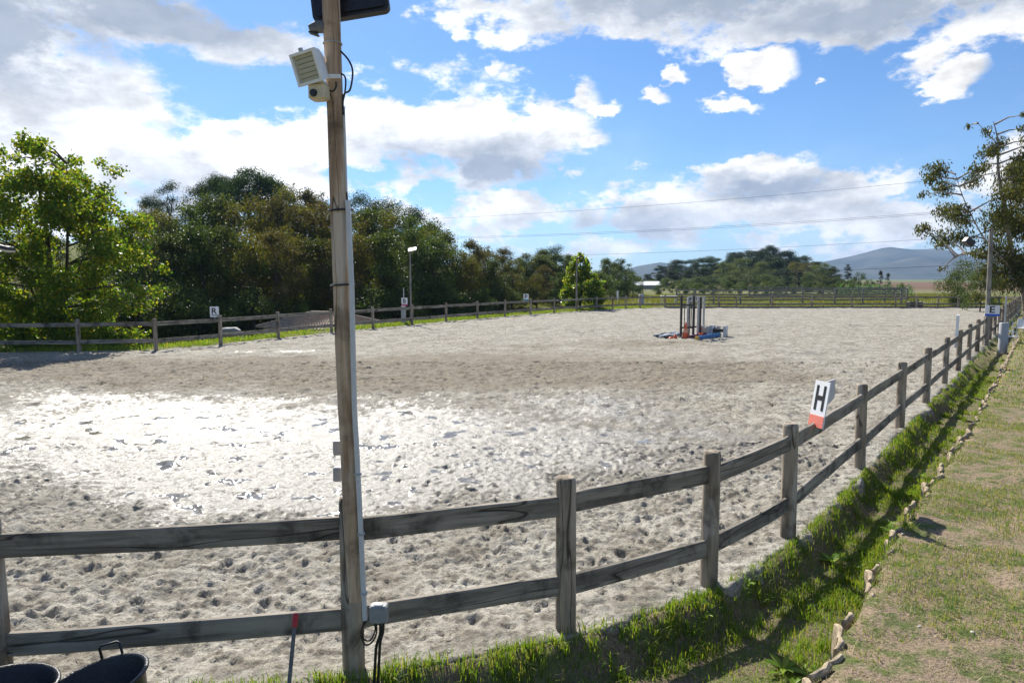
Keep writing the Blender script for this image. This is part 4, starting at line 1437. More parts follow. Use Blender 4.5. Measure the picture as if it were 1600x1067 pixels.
def pony(label, base, spin, s):
    th = thing('pony', label, 'pony', base)
    me = bpy.data.meshes.new('body')
    P = [((0, 0, .86), .25), ((.28, 0, .84), .27), ((.52, 0, .86), .24), ((.66, 0, .90), .17), ((.84, 0, .74), .125), ((1.0, 0, .50), .095), ((1.07, 0, .34), .085), ((1.14, 0, .16), .055),
         ((-.26, 0, .88), .26), ((-.46, 0, .90), .22), ((-.60, 0, .86), .10)]
    E = [(0, 1), (1, 2), (2, 3), (3, 4), (4, 5), (5, 6), (6, 7), (0, 8), (8, 9), (9, 10)]
    for (sx, x, yk, hind) in ((2, .50, 1, 0), (2, .50, -1, 0), (9, -.44, 1, 1), (9, -.44, -1, 1)):
        y = .14 * yk
        i = len(P)
        if hind:
            P += [((x, y, .66), .13), ((x + .10, y, .48), .085), ((x - .06, y, .30), .05), ((x - .02, y, .10), .038), ((x, y, .01), .055)]
        else:
            P += [((x, y, .62), .10), ((x + .02, y, .46), .07), ((x + .01, y, .28), .048), ((x, y, .10), .036), ((x + .02, y, .01), .05)]
        E += [(sx, i)] + [(i + k, i + k + 1) for k in range(4)]
    for yk in (-1, 1):
        i = len(P)
        P += [((.99, .05 * yk, .58), .035), ((.97, .08 * yk, .68), .012)]
        E += [(5, i), (i, i + 1)]
    me.from_pydata([Vector(p) * s for p, _ in P], E, [])
    o = link_mesh('body', me, M['coat'], th)
    o.rotation_euler = (0, 0, spin)
    md = o.modifiers.new('skin', 'SKIN')
    md.use_smooth_shade = True
    for k, (_, r) in enumerate(P):
        me.skin_vertices[0].data[k].radius = (r * s, r * s)
    me.skin_vertices[0].data[0].use_root = True
    sd = o.modifiers.new('sub', 'SUBSURF'); sd.levels = 2; sd.render_levels = 2
    rm_ = Matrix.Rotation(spin, 3, 'Z')
    b = Vector(base)
    MB().tube([b + rm_ @ (Vector(p) * s) for p in ((-.60, 0, .92), (-.72, 0, .80), (-.74, 0, .50), (-.70, 0, .22))], [.03 * s, .06 * s, .065 * s, .02 * s], 9).part('tail', M['mane'], th)
    MB().tube([b + rm_ @ (Vector(p) * s) for p in ((.56, 0, 1.10), (.72, 0, 1.03), (.92, 0, .80), (1.0, 0, .62))], [.03 * s, .05 * s, .045 * s, .02 * s], 7).part('mane', M['mane'], th)
    return th
pp = at(363, 520, 30.5)
zg = gz(pp.x, 30.5)
pony('grey pony grazing in the shade behind the fence beside the R sign', Vector((pp.x, 30.5, zg)), math.radians(155), (at(363, 510.5, 30.5).z - zg) / 1.12)

# distant low building with pale roof
pf = at(1008, 455, 150)
fb = thing('farm_shed', 'distant low farm shed with a bright pale roof at the edge of the wood', 'shed', Vector((pf.x, 150, 0)))
f0 = Vector(fb.location)
MB().box(f0 + Vector((0, 0, .1)), (5.2, 4.4, 2.2)).part('wall', M['render'], fb)
mb = MB()
mb.add([f0 + Vector(p) for p in ((-3, -2.8, 1.15), (3, -2.8, 1.15), (3, 0, 1.95), (-3, 0, 1.95), (-3, 2.8, 1.15), (3, 2.8, 1.15), (-3, -2.8, 1.03), (3, -2.8, 1.03), (3, 2.8, 1.03), (-3, 2.8, 1.03))],
       [(0, 1, 2, 3), (3, 2, 5, 4), (6, 7, 1, 0), (4, 5, 8, 9), (0, 3, 4, 9, 6), (1, 7, 8, 5, 2)])
mb.part('roof', M['white'], fb)

# overhead wires between two poles
WD0, WD1 = 112.0, 92.0
wl = [((720, 341), (1445, 277)), ((720, 371.5), (1465, 325.5)), ((720, 373.5), (1465, 328)), ((720, 403), (1465, 367)), ((960, 427), (1470, 410))]
XL, XR = -26.0, 96.0
def wire_pt(i, x):
    (xa, ya), (xb, yb) = wl[i]
    a, b = at(xa, ya, WD0), at(xb, yb, WD1)
    s = (x - a.x) / (b.x - a.x)
    p = a.lerp(b, s)
    return p
lab = ['highest overhead wire crossing the sky', 'upper of the close pair of overhead wires', 'lower of the close pair of overhead wires', 'single overhead wire just above the tree tops', 'lowest overhead wire passing in front of the mountain']
for i in range(5):
    pts = []
    for k in range(41):
        s = k / 40
        p = wire_pt(i, XL + (XR - XL) * s)
        p.z -= 1.6 * (4 * s * (1 - s)) - .9
        pts.append(p)
    MB().tube(pts, .017 if i < 4 else .024, 5, False).top('overhead_wire', M['wire'], lab[i], 'wire', None, tuple(pts[0]))
for x, lb in ((XL, 'timber utility pole carrying the wires behind the wood'), (XR, 'timber utility pole carrying the wires beyond the eucalypt')):
    p = wire_pt(1, x)
    zt = max(wire_pt(i, x).z for i in range(5)) + 1.4
    up_ = thing('utility_pole', lb, 'utility pole', Vector((p.x, p.y, gz(p.x, p.y))))
    MB().tube([Vector((p.x, p.y, gz(p.x, p.y) - .5)), Vector((p.x, p.y, zt))], [.17, .11], 10).part('pole', M['greypost'], up_)
    for i in range(5):
        w_ = wire_pt(i, x); w_.z += .9
        MB().box(Vector((p.x, (p.y + w_.y) / 2, w_.z - .12)), (.10, abs(p.y - w_.y) + 1.0, .12)).part('cross_arm', M['greypost'], up_)

# ================================================================== TREES
def leaf_mesh(name, clumps, n_per, size, seed, droop=0.0, flat=.0, aspect=.55):
    """clumps: (x, y, z, rx, rz); n_per leaves for each unit clump weight"""
    q = np.random.default_rng(seed)
    C = np.array([c[:3] for c in clumps]); RX = np.array([c[3] for c in clumps]); RZ = np.array([c[4] for c in clumps])
    wgt = RX * RX * RZ
    wgt = wgt ** .75
    n = int(n_per)
    pick = q.choice(len(clumps), n, p=wgt / wgt.sum())
    d = q.normal(size=(n, 3))
    d /= np.linalg.norm(d, axis=1)[:, None]
    rr = q.random(n) ** .45 * (1 + .22 * q.normal(size=n))
    P = C[pick] + d * (rr * 1.0)[:, None] * np.stack([RX[pick], RX[pick], RZ[pick]], 1)
    nrm = q.normal(size=(n, 3)) + d * .6 + np.array([0, 0, flat])
    nrm /= np.linalg.norm(nrm, axis=1)[:, None]
    ax = q.normal(size=(n, 3)) + np.array([0, 0, -droop * 3])
    ax -= nrm * (ax * nrm).sum(1)[:, None]
    ax /= np.linalg.norm(ax, axis=1)[:, None]
    sd = np.cross(nrm, ax)
    s = size * q.uniform(.6, 1.35, n)[:, None]
    v0 = P - ax * s * .5
    v1 = P + sd * s * aspect * .5 + nrm * s * .08
    v2 = P + ax * s * .5
    v3 = P - sd * s * aspect * .5 + nrm * s * .08
    V = np.stack([v0, v1, v2, v3], 1).reshape(-1, 3)
    Qd = np.arange(4 * n).reshape(n, 4)
    me, _ = fast_mesh(name, V, Qd, False)
    return me

def trunk_mesh(name, seed, h, r, targets, stem_top=.8, n=9, wob=.06):
    q = random.Random(seed)
    mb = MB()
    K = 7
    stem = [Vector((q.uniform(-wob, wob) * h * .4 * (k > 0), q.uniform(-wob, wob) * h * .4 * (k > 0), h * stem_top * k / (K - 1) - (.3 if k == 0 else 0))) for k in range(K)]
    mb.tube(stem, [r * (1 - .78 * k / (K - 1)) * (1.25 if k == 0 else 1) for k in range(K)], n)
    for tgt in targets:
        t_ = Vector(tgt)
        f = min(.92, max(.12, (t_.z / (h * stem_top)) * q.uniform(.45, .75)))
        a = f * (K - 1)
        s0 = stem[int(a)].lerp(stem[min(K - 1, int(a) + 1)], a - int(a))
        mid = s0.lerp(t_, .5) + Vector((q.uniform(-.1, .1), q.uniform(-.1, .1), q.uniform(.0, .12))) * (t_ - s0).length
        rr = r * (1 - .75 * f) * .45
        mb.tube([s0, s0.lerp(mid, .5) + Vector((0, 0, .02 * h)), mid, t_], [rr, rr * .8, rr * .55, rr * .15], 6, False)
    return mb.mesh(name)

def crown_points(seed, n, rx, z0, z1, shape='oak', r=(.7, 1.3)):
    q = random.Random(seed)
    out = []
    while len(out) < n:
        f = q.random()
        if shape == 'oak':
            w = math.sin(math.pi * min(1, .18 + .82 * f) ** .9) ** .6 if f < .97 else .3
        elif shape == 'cone':
            w = (1 - f) ** .75 * .98 + .04
        elif shape == 'umbrella':
            w = math.sqrt(max(0, 1 - f * f))
        elif shape == 'column':
            w = (math.sin(math.pi * (.10 + .88 * f))) ** .5
        elif shape == 'round':
            w = math.sqrt(max(.02, 1 - (2 * f - 1) ** 2))
        a = q.uniform(0, 2 * math.pi)
        rr = rx * w * (q.random() ** .5)
        z = z0 + (z1 - z0) * f
        cr = q.uniform(*r)
        if shape == 'oak' and q.random() < .12:
            rr *= 1.18
        out.append((rr * math.cos(a), rr * math.sin(a), z, cr, cr * q.uniform(.6, .85)))
    return out

PROTO = {}
def proto(kind, variant, leafmat, barkmat, pts, n, size, h, r, seed, droop=0, flat=0, aspect=.55, stem_top=.8, limbs=14):
    q = random.Random(seed)
    tg = [p[:3] for p in q.sample(pts, min(limbs, len(pts)))]
    tm = trunk_mesh('trunk', seed, h, r, tg, stem_top)
    tm.materials.append(M[barkmat])
    cm = leaf_mesh('crown', pts, n, size, seed, droop, flat, aspect)
    cm.materials.append(M[leafmat])
    PROTO[(kind, variant)] = (tm, cm, h)
for v in range(3):
    proto('oak', v, 'oak', 'bark', crown_points(100 + v, 46, 3.3, 1.3, 9.4, 'oak', (.65, 1.35)), 12000, .22, 10, .22, 100 + v)
    proto('autumn', v, 'autumn', 'bark', crown_points(120 + v, 44, 3.1, 1.2, 9.3, 'oak', (.6, 1.25)), 8200, .20, 10, .2, 120 + v)
    proto('pine', v, 'pine', 'bark', [(x, y, z, a, b * .85) for x, y, z, a, b in crown_points(140 + v, 40, 3.6, 4.2, 9.3, 'umbrella', (.8, 1.4))], 14000, .24, 10, .2, 140 + v, 0, .4, .32, .82)
for v in range(2):
    proto('brown', v, 'brown', 'bark', crown_points(160 + v, 50, 3.0, 1.5, 9.5, 'oak', (.45, 1.0)), 7500, .19, 10, .18, 160 + v, limbs=34)
    proto('tallpine', v, 'pine', 'bark', crown_points(180 + v, 34, 2.5, 1.6, 9.5, 'column', (.65, 1.15)), 12000, .21, 10, .18, 180 + v, 0, .3, .28)
    proto('pale', v, 'pale', 'bark', crown_points(200 + v, 44, 3.0, .8, 9.4, 'oak', (.65, 1.3)), 8000, .20, 10, .2, 200 + v, .4)
    proto('bush', v, 'oak', 'bark', crown_points(220 + v, 26, 3.4, .6, 5.0, 'round', (.7, 1.3)), 6500, .20, 5.6, .12, 220 + v)
    proto('cypress', v, 'cypress', 'bark', crown_points(240 + v, 40, .95, .4, 9.6, 'column', (.35, .6)), 5000, .18, 10, .12, 240 + v, -1, 0, .4)
proto('conifer', 0, 'cypress', 'bark', crown_points(250, 46, 2.6, .5, 9.4, 'cone', (.45, .9)), 6000, .2, 10, .15, 250, 0, 0, .4)

M['holm'] = leaf('holm_leaf', [(.016, .036, .011), (.028, .054, .016), (.045, .072, .02)], .16, .6, .15)
for v in range(3):
    proto('holm', v, 'holm', 'bark', crown_points(300 + v, 50, 3.2, .6, 9.4, 'oak', (.7, 1.4)), 13000, .24, 10, .2, 300 + v)
TREE_N = {}
def tree(kind, x, ytop, D, label, group, wide=1.0, name='tree', zb=None, spin=None):
    vs = [k[1] for k in PROTO if k[0] == kind]
    v = TREE_N.get(kind, 0); TREE_N[kind] = v + 1
    tm, cm, h = PROTO[(kind, vs[v % len(vs)])]
    top = at(x, ytop, D)
    g = gz(top.x, D) if zb is None else zb
    s = (top.z - g) / (h * .985)
    th = thing(name, label, 'tree', Vector((top.x, D, g)), group)
    th.scale = (s * wide, s * wide, s)
    th.rotation_euler = (0, 0, rnd.uniform(0, 6.28) if spin is None else spin)
    link_mesh('trunk', tm, None, th)
    link_mesh('crown', cm, None, th)
    return th

DESC = {'oak': 'dark green leafy oak', 'autumn': 'olive and yellowish autumn oak', 'brown': 'thin brownish half-bare tree', 'pine': 'dark umbrella pine', 'tallpine': 'upright green pine', 'bush': 'dark low bush'}
LB = {'oak': ('oak_tree', 'dark green leafy oak in the wood behind the left fence', 'oaks of the left wood'),
      'autumn': ('oak_tree', 'olive and yellowish autumn oak in the wood behind the left fence', 'turning oaks of the left wood'),
      'brown': ('thinning_tree', 'thin brownish half-bare tree in the wood behind the left fence', 'half-bare trees of the left wood'),
      'pine': ('umbrella_pine', 'dark umbrella pine rising above the left wood', 'umbrella pines of the left wood'),
      'tallpine': ('pine_tree', 'upright green pine rising above the left wood', 'upright pines of the left wood'),
      'bush': ('bush', 'dark bush at the foot of the left wood', 'bushes under the left wood')}
wood_list = [
    # back row, skyline
    ('tallpine', 236, 305, 66), ('tallpine', 264, 285, 70), ('tallpine', 312, 285, 72), ('pine', 350, 270, 72, .85), ('pine', 388, 261, 70, .95), ('pine', 424, 268, 72, .8), ('autumn', 446, 290, 66),
    ('brown', 482, 297, 62, .7), ('brown', 500, 296, 64, .7), ('tallpine', 560, 303, 76), ('tallpine', 582, 309, 74), ('tallpine', 612, 312, 74), ('tallpine', 640, 322, 72), ('oak', 598, 330, 66, .9),
    ('brown', 208, 336, 56), ('brown', 226, 318, 58),
    # middle row
    ('autumn', 255, 325, 52), ('oak', 300, 318, 52), ('oak', 338, 303, 54), ('autumn', 372, 312, 53), ('autumn', 408, 308, 54), ('brown', 440, 312, 53), ('autumn', 470, 318, 54), ('brown', 500, 312, 55),
    ('autumn', 540, 318, 56), ('oak', 572, 326, 58), ('autumn', 610, 330, 58), ('oak', 640, 336, 58), ('oak', 668, 344, 60), ('oak', 690, 362, 58), ('autumn', 655, 352, 54),
    # front row, crowns down to the fence
    ('oak', 225, 372, 41), ('oak', 268, 362, 42), ('oak', 312, 352, 42), ('oak', 352, 350, 43), ('autumn', 394, 352, 44), ('brown', 428, 362, 43), ('autumn', 455, 360, 45), ('oak', 492, 372, 46), ('brown', 530, 368, 46),
    ('autumn', 562, 360, 48), ('oak', 600, 362, 48), ('oak', 640, 356, 50), ('oak', 676, 368, 52), ('autumn', 712, 376, 56), ('brown', 738, 376, 60), ('brown', 760, 382, 62), ('brown', 788, 388, 64), ('autumn', 735, 402, 56),
    ('oak', 768, 405, 58), ('autumn', 800, 402, 62), ('oak', 822, 395, 72), ('oak', 848, 388, 80), ('tallpine', 868, 384, 74), ('brown', 850, 412, 66), ('oak', 890, 398, 84), ('autumn', 838, 425, 62), ('oak', 872, 425, 68), 
    ('bush', 700, 415, 62), ('bush', 722, 420, 64), ('bush', 748, 418, 66), ('bush', 775, 422, 68), ('bush', 802, 424, 70), ('bush', 830, 428, 70), ('bush', 858, 430, 70), ('bush', 882, 430, 74), ('oak', 745, 396, 66), ('oak', 785, 400, 70), ('oak', 810, 402, 74), ('autumn', 862, 402, 80), ('oak', 846, 398, 72, 1.3), ('oak', 868, 396, 76, 1.3), ('oak', 888, 406, 72, 1.3), ('bush', 770, 445, 60), ('bush', 830, 448, 62), ('bush', 865, 450, 64), ('bush', 300, 455, 38), ('bush', 250, 440, 38), ('bush', 395, 452, 40), ('bush', 560, 445, 44), ('bush', 460, 458, 44), ('bush', 620, 455, 46), ('bush', 690, 440, 50), ('bush', 745, 450, 54), ('bush', 800, 452, 58), ('bush', 340, 470, 41), ('bush', 420, 470, 46), ('bush', 500, 465, 47), ('bush', 210, 450, 36), ('bush', 160, 460, 36), ('bush', 90, 455, 38), ('bush', 20, 450, 38),
    ('oak', 150, 380, 46), ('oak', 90, 370, 50), ('autumn', 30, 360, 50), ('oak', -40, 350, 48), ('oak', 185, 350, 54)]
for e in wood_list:
    k, x, y, D = e[:4]
    nm, lb, gp = LB[k]
    row = 'front row' if D < 50 else 'middle row' if D < 59 else 'back row'
    mark = ('beyond the big bright tree' if x < 200 else 'between the bright tree and the R sign' if x < 320 else 'behind the R sign' if x < 400 else 'above the tiled shelter' if x < 520 else
            'between the shelter and the B sign' if x < 610 else 'behind the B sign lamp pole' if x < 700 else 'between the B and P signs' if x < 790 else 'behind the P sign' if x < 850 else 'next to the bright poplar')
    lb = '%s, %s, %s' % (DESC[k], row, mark)
    tree(k, x, y, D, lb, gp, e[4] if len(e) > 4 else 1.0, nm)
for (k, x, y, D, w, lb, nm) in (('oak', 945, 404, 86, 1.0, 'dark round tree standing beside the bright poplar', 'oak_tree'), ('oak', 972, 404, 90, 1.0, 'dark round tree with a few bare twigs at the end of the left wood', 'oak_tree'),
                            ('bush', 990, 428, 88, 1.0, 'low dark bush ending the left wood near the pale-roofed shed', 'bush'), ('bush', 920, 440, 80, 1.0, 'low dark bush behind the bright poplar', 'bush'),
                            ('oak', 958, 409, 92, 1.3, 'dark leafy tree between the two round trees ending the left wood', 'oak_tree'), ('bush', 955, 432, 78, 1.0, 'dark bush at the foot of the trees ending the left wood', 'bush'), ('bush', 978, 424, 84, 1.0, 'tall dark bush under the twiggy tree ending the left wood', 'bush'), ('bush', 938, 424, 76, 1.0, 'dark bush tight behind the poplar, taller than its neighbour', 'bush')):
    tree(k, x, y, D, lb, None, w, nm)
DESC2 = {'oak': 'dark leafy tree', 'pine': 'dark umbrella pine', 'tallpine': 'dark upright pine', 'pale': 'pale green rounded tree', 'autumn': 'yellowish brown tree', 'cypress': 'slender dark cypress', 'bush': 'rounded dark green bush'}
LR = {'oak': ('broadleaf_tree', 'dark leafy tree in the wood beyond the far paddock', 'leafy trees of the far wood'), 'pine': ('umbrella_pine', 'dark umbrella pine on the skyline of the far wood', 'umbrella pines of the far wood'),
      'tallpine': ('pine_tree', 'dark upright pine in the far wood', 'upright pines of the far wood'), 'pale': ('willow_tree', 'pale green rounded tree in front of the far wood', 'pale trees of the far wood'),
      'autumn': ('turning_tree', 'yellowish brown tree at the edge of the far wood', 'turning trees of the far wood'), 'cypress': ('cypress', 'slender dark cypress standing against the far wood', 'cypresses by the far wood'), 'bush': ('bush', 'rounded bush along the meadow behind the far paddock', 'bushes of the far meadow')}
FARK = 0
LR['bush'] = ('bush', 'rounded dark green bush in front of the far wood', 'bushes before the far wood')
for e in [('oak', 1012, 428, 190), ('pine', 1035, 414, 200), ('pine', 1058, 406, 205), ('tallpine', 1080, 405, 205), ('pine', 1100, 402, 210), ('tallpine', 1122, 404, 210), ('tallpine', 1112, 400, 215), ('pine', 1150, 393, 220),
          ('pine', 1175, 390, 222), ('pine', 1202, 383, 225, 1.1), ('pine', 1225, 392, 225), ('pine', 1255, 397, 230, 1.1), ('tallpine', 1238, 400, 225), ('oak', 1275, 408, 215), ('tallpine', 1140, 400, 200), ('pine', 1190, 388, 215),
          ('oak', 1030, 428, 170), ('oak', 1050, 422, 168), ('oak', 1075, 420, 165), ('oak', 1098, 418, 160), ('pale', 1132, 408, 165), ('pale', 1160, 402, 165), ('pale', 1150, 420, 150), ('pale', 1188, 408, 160), ('oak', 1212, 405, 165),
          ('autumn', 1245, 408, 170), ('autumn', 1262, 410, 165), ('pale', 1285, 410, 150), ('oak', 1300, 416, 150), ('oak', 1222, 420, 150), ('cypress', 1230, 420, 140), ('cypress', 1249, 421, 138), ('cypress', 1326, 412, 120, 1.5), ('bush', 1342, 425, 125, .7),
          ('bush', 1060, 447, 110, .7), ('bush', 1100, 448, 112, .7), ('bush', 1085, 452, 105, .7), ('bush', 1140, 446, 115, .8), ('bush', 1310, 440, 115, .8), ('bush', 1360, 436, 150, .9), ('bush', 1408, 442, 110, .6), ('bush', 1180, 448, 112, .8), ('bush', 1215, 448, 112, .8), *[('bush', 1030 + 21 * k, 441 + 3 * math.sin(k * 2.1), 104 + 8 * math.sin(k * 1.3), .95) for k in range(15)], ('bush', 1262, 446, 115, .8), ('bush', 1020, 436, 165, 1.5), ('bush', 1042, 434, 160, 1.5), ('bush', 1066, 434, 155, 1.5), ('bush', 1088, 432, 150, 1.5), ('bush', 1112, 430, 150, 1.5), ('bush', 1136, 430, 150, 1.5), ('bush', 1166, 428, 145, 1.5), ('bush', 1200, 428, 145, 1.5), ('bush', 1232, 430, 145, 1.5), ('bush', 1264, 428, 145, 1.5), ('bush', 1290, 430, 142, 1.4), ('bush', 1308, 432, 140, 1.2), ('oak', 1120, 415, 185), ('oak', 1145, 408, 190), ('oak', 1178, 402, 195), ('oak', 1205, 398, 195), ('oak', 1232, 404, 195), ('tallpine', 1065, 414, 190), ('tallpine', 1090, 410, 195)]:
    k, x, y, D = e[:4]
    FARK = FARK + 1
    if k == 'pine' and not (1240 < x < 1262) and FARK % 5:
        k = 'oak'
    nm, lb, gp = LR[k]
    mark = ('near the pale-roofed farm shed' if x < 1050 else 'behind the white table' if x < 1100 else 'in the middle of the far wood' if x < 1200 else 'by the highest trees of the far wood' if x < 1240 else 'near the thin cypresses' if x < 1290 else 'near the tall lone cypress')
    row = 'in the near edge' if D < 155 else 'in the middle ranks' if D < 192 else 'on the skyline'
    lb = '%s %s, %s' % (DESC2[k], row, mark)
    tree('holm' if k == 'oak' else k, x, y, D, lb, gp, e[4] if len(e) > 4 else 1.8, nm)
tree('conifer', 1376, 422, 125, 'taller of two small dark conifers in front of the ploughed field', None, .85, 'conifer')
tree('conifer', 1388, 426, 128, 'shorter of two small dark conifers in front of the ploughed field', None, .85, 'conifer')
tree('bush', 1500, 404, 60, 'dark bushy tree behind the far corner of the fence beside the eucalypt', None, .62, 'bush')
tree('bush', 1535, 415, 52, 'leafy bush between the E sign pole and the eucalypt', None, .7, 'bush')

# ---- the bright tree on the left: built at its own spot
def pix_tree(name, label, D, base_px, clumps_px, n, size, leafmat, barkmat, r0, seed, droop=0.0, aspect=.6, depth=1.0, limbs=40, stems=None):
    """clump list as (x, y, radius) in picture units at distance D; depth spread makes it round"""
    q = random.Random(seed)
    base = Vector((at(base_px, 500, D).x, D, 0)); base.z = gz(base.x, D)
    k = D / F
    cl = []
    for (x, y, r) in clumps_px:
        p = at(x, y, D)
        dd = q.uniform(-1, 1) * depth
        cl.append((p.x - base.x, dd, p.z - base.z, r * k, r * k * .85))
    th = thing(name, label, 'tree', base)
    tm = MB()
    for st in (stems or []):
        pts = []
        for (x, y, dd) in st[0]:
            p = at(x, y, D)
            pts.append((p.x - base.x, dd, p.z - base.z))
        tm.tube(smooth_curve(pts, 4), list(np.linspace(st[1], st[2], (len(pts) - 1) * 4 + 1)), 9)
    stem_nodes = [v for v in tm.v[::9]]
    for c in q.sample(cl, min(limbs, len(cl))):
        c_ = Vector(c[:3])
        s0 = min((Vector(v) for v in stem_nodes), key=lambda v: (v - c_).length + max(0, v.z - c_.z) * 1.5)
        mid = s0.lerp(c_, .5) + Vector((0, 0, .08 * (c_ - s0).length))
        tm.tube([s0, mid, c_], [r0 * .28, r0 * .16, r0 * .05], 6, False)
    o = link_mesh('trunk', tm.mesh('trunk'), M[barkmat], th)
    cm = leaf_mesh('crown', cl, n, size, seed, droop, 0, aspect)
    link_mesh('crown', cm, M[leafmat], th)
    return th
q = random.Random(5)
cl = []
for _ in range(170):
    y = 225 + 315 * q.random() ** .8
    hw_ = np.interp(y, [215, 240, 280, 330, 400, 470, 540], [14, 42, 68, 96, 122, 138, 128])
    x = 82 + q.uniform(-1, 1) * hw_
    cl.append((x, y, q.uniform(13, 30) * (1 if y > 290 else .62)))
cl += [(15, 262, 16), (20, 290, 20), (12, 320, 22), (50, 228, 12), (165, 340, 18), (100, 300, 24), (60, 290, 24), (80, 270, 20), (130, 300, 20), (40, 330, 26), (52, 218, 9), (48, 232, 14), (60, 250, 16), (100, 232, 9), (102, 248, 13), (140, 262, 9), (20, 248, 12), (8, 235, 8), (152, 300, 12), (185, 335, 12), (196, 350, 10), (235, 455, 12), (225, 478, 14), (215, 420, 12)]
for _ in range(40):
    cl.append((q.uniform(-120, -40), q.uniform(330, 540), q.uniform(18, 32)))
pix_tree('poplar_tree', 'big bright yellow-green backlit tree beside the left end of the fence', 26.5, 80, cl, 74000, .115, 'birch', 'bark', .16, 31, .3, .85, 2.3, 70,
         [([(80, 560, 0), (78, 480, 0), (72, 380, .1), (60, 290, 0), (54, 240, 0)], .14, .008), ([(82, 540, .1), (95, 440, .3), (100, 330, .2), (101, 255, .1)], .09, .008), ([(80, 520, -.1), (130, 430, -.4), (160, 350, -.5)], .07, .008), ([(78, 520, 0), (30, 420, .3), (18, 300, .2)], .07, .008)])
cl = []
for _ in range(60):
    y = 402 + 78 * q.random() ** .85
    hw_ = np.interp(y, [398, 415, 440, 480], [6, 16, 28, 34])
    cl.append((908 + q.uniform(-1, 1) * hw_, y, q.uniform(5, 10)))
cl += [(906, 397, 4), (912, 402, 4)]
pix_tree('poplar_tree', 'bright green young poplar behind the lamp pole on the far left fence', 56, 906, cl, 8000, .19, 'birch', 'bark', .12, 33, .2, .85, 1.2, 24, [([(906, 488, 0), (907, 440, 0), (907, 400, 0)], .14, .02)])
# ---- eucalypt on the right
eu = [(1478, 265, 20), (1492, 275, 14), (1462, 278, 12), (1466, 300, 8), (1500, 290, 18), (1520, 285, 16), (1555, 236, 15), (1540, 240, 12), (1546, 205, 10), (1562, 192, 7), (1528, 193, 6), (1570, 222, 14), (1590, 225, 16), (1585, 205, 8), (1560, 255, 10),
      (1490, 335, 20), (1515, 325, 20), (1478, 355, 14), (1500, 370, 20), (1540, 312, 24), (1575, 280, 22), (1592, 300, 28), (1552, 340, 28), (1592, 350, 30), (1530, 370, 20), (1560, 390, 28), (1592, 410, 28), (1476, 380, 9), (1484, 396, 9), (1475, 420, 7), (1508, 400, 10),
      (1570, 440, 24), (1597, 455, 22), (1555, 425, 18), (1562, 465, 12), (1530, 440, 12), (1512, 345, 16), (1535, 275, 10), (1582, 250, 12), (1468, 330, 8)]
for _ in range(45):
    eu.append((q.uniform(1590, 1760), q.uniform(230, 460), q.uniform(16, 34)))
pix_tree('eucalyptus_tree', 'tall open-crowned eucalypt with pale trunk beside the right-hand fence', 33, 1606, eu, 52000, .18, 'euc', 'palebark', .17, 37, 1.0, .34, 1.9, 95,
         [([(1606, 510, 0), (1600, 460, 0), (1585, 400, .1), (1570, 330, 0), (1560, 270, 0), (1559, 220, 0), (1552, 190, 0)], .16, .012), ([(1600, 460, 0), (1575, 420, -.2), (1530, 375, -.4), (1498, 320, -.5), (1482, 275, -.5)], .06, .01), ([(1604, 490, 0), (1625, 400, .4), (1660, 300, .6), (1670, 240, .6)], .16, .02), ([(1585, 400, 0), (1545, 400, -.2), (1510, 395, -.3), (1486, 402, -.3)], .05, .008), ([(1559, 225, 0), (1545, 212, 0), (1530, 195, 0), (1526, 190, 0)], .025, .006)])
# leafy green crop plants in the meadow behind the paddock
def crop_mesh(seed):
    q = random.Random(seed)
    mb = MB()
    mb.tube([(0, 0, -.1), (0, 0, 1.5)], [.03, .012], 6)
    for k in range(16):
        a = q.uniform(0, 6.28); z = .15 + 1.25 * k / 16; l = q.uniform(.55, .95)
        d = Vector((math.cos(a), math.sin(a), 0)); sd = Vector((-d.y, d.x, 0)) * .07
        b = Vector((0, 0, z))
        m1, m2 = b + d * l * .5 + Vector((0, 0, .28)), b + d * l + Vector((0, 0, .10))
        mb.add([b - sd * .4, b + sd * .4, m1 + sd, m1 - sd, m2], [(0, 1, 2, 3), (3, 2, 4)])
    return mb.mesh('crop_plant')
CM = [crop_mesh(s_) for s_ in range(3)]
for k in range(34):
    x = 1312 + 3.4 * k + rnd.uniform(-1.5, 1.5)
    p = at(x, 450, 92 + rnd.uniform(-3, 3))
    o = link_mesh('crop_plant', CM[k % 3], M['maize'], None, (p.x, p.y, gz(p.x, p.y)))
    o.rotation_euler = (0, 0, rnd.uniform(0, 6.28))
    s_ = rnd.uniform(.8, 1.2)
    o.scale = (s_, s_, s_)
    tag(o, 'bright green leafy crop plant in the row behind the tall paddock fence', 'plant', 'crop plants behind the paddock')

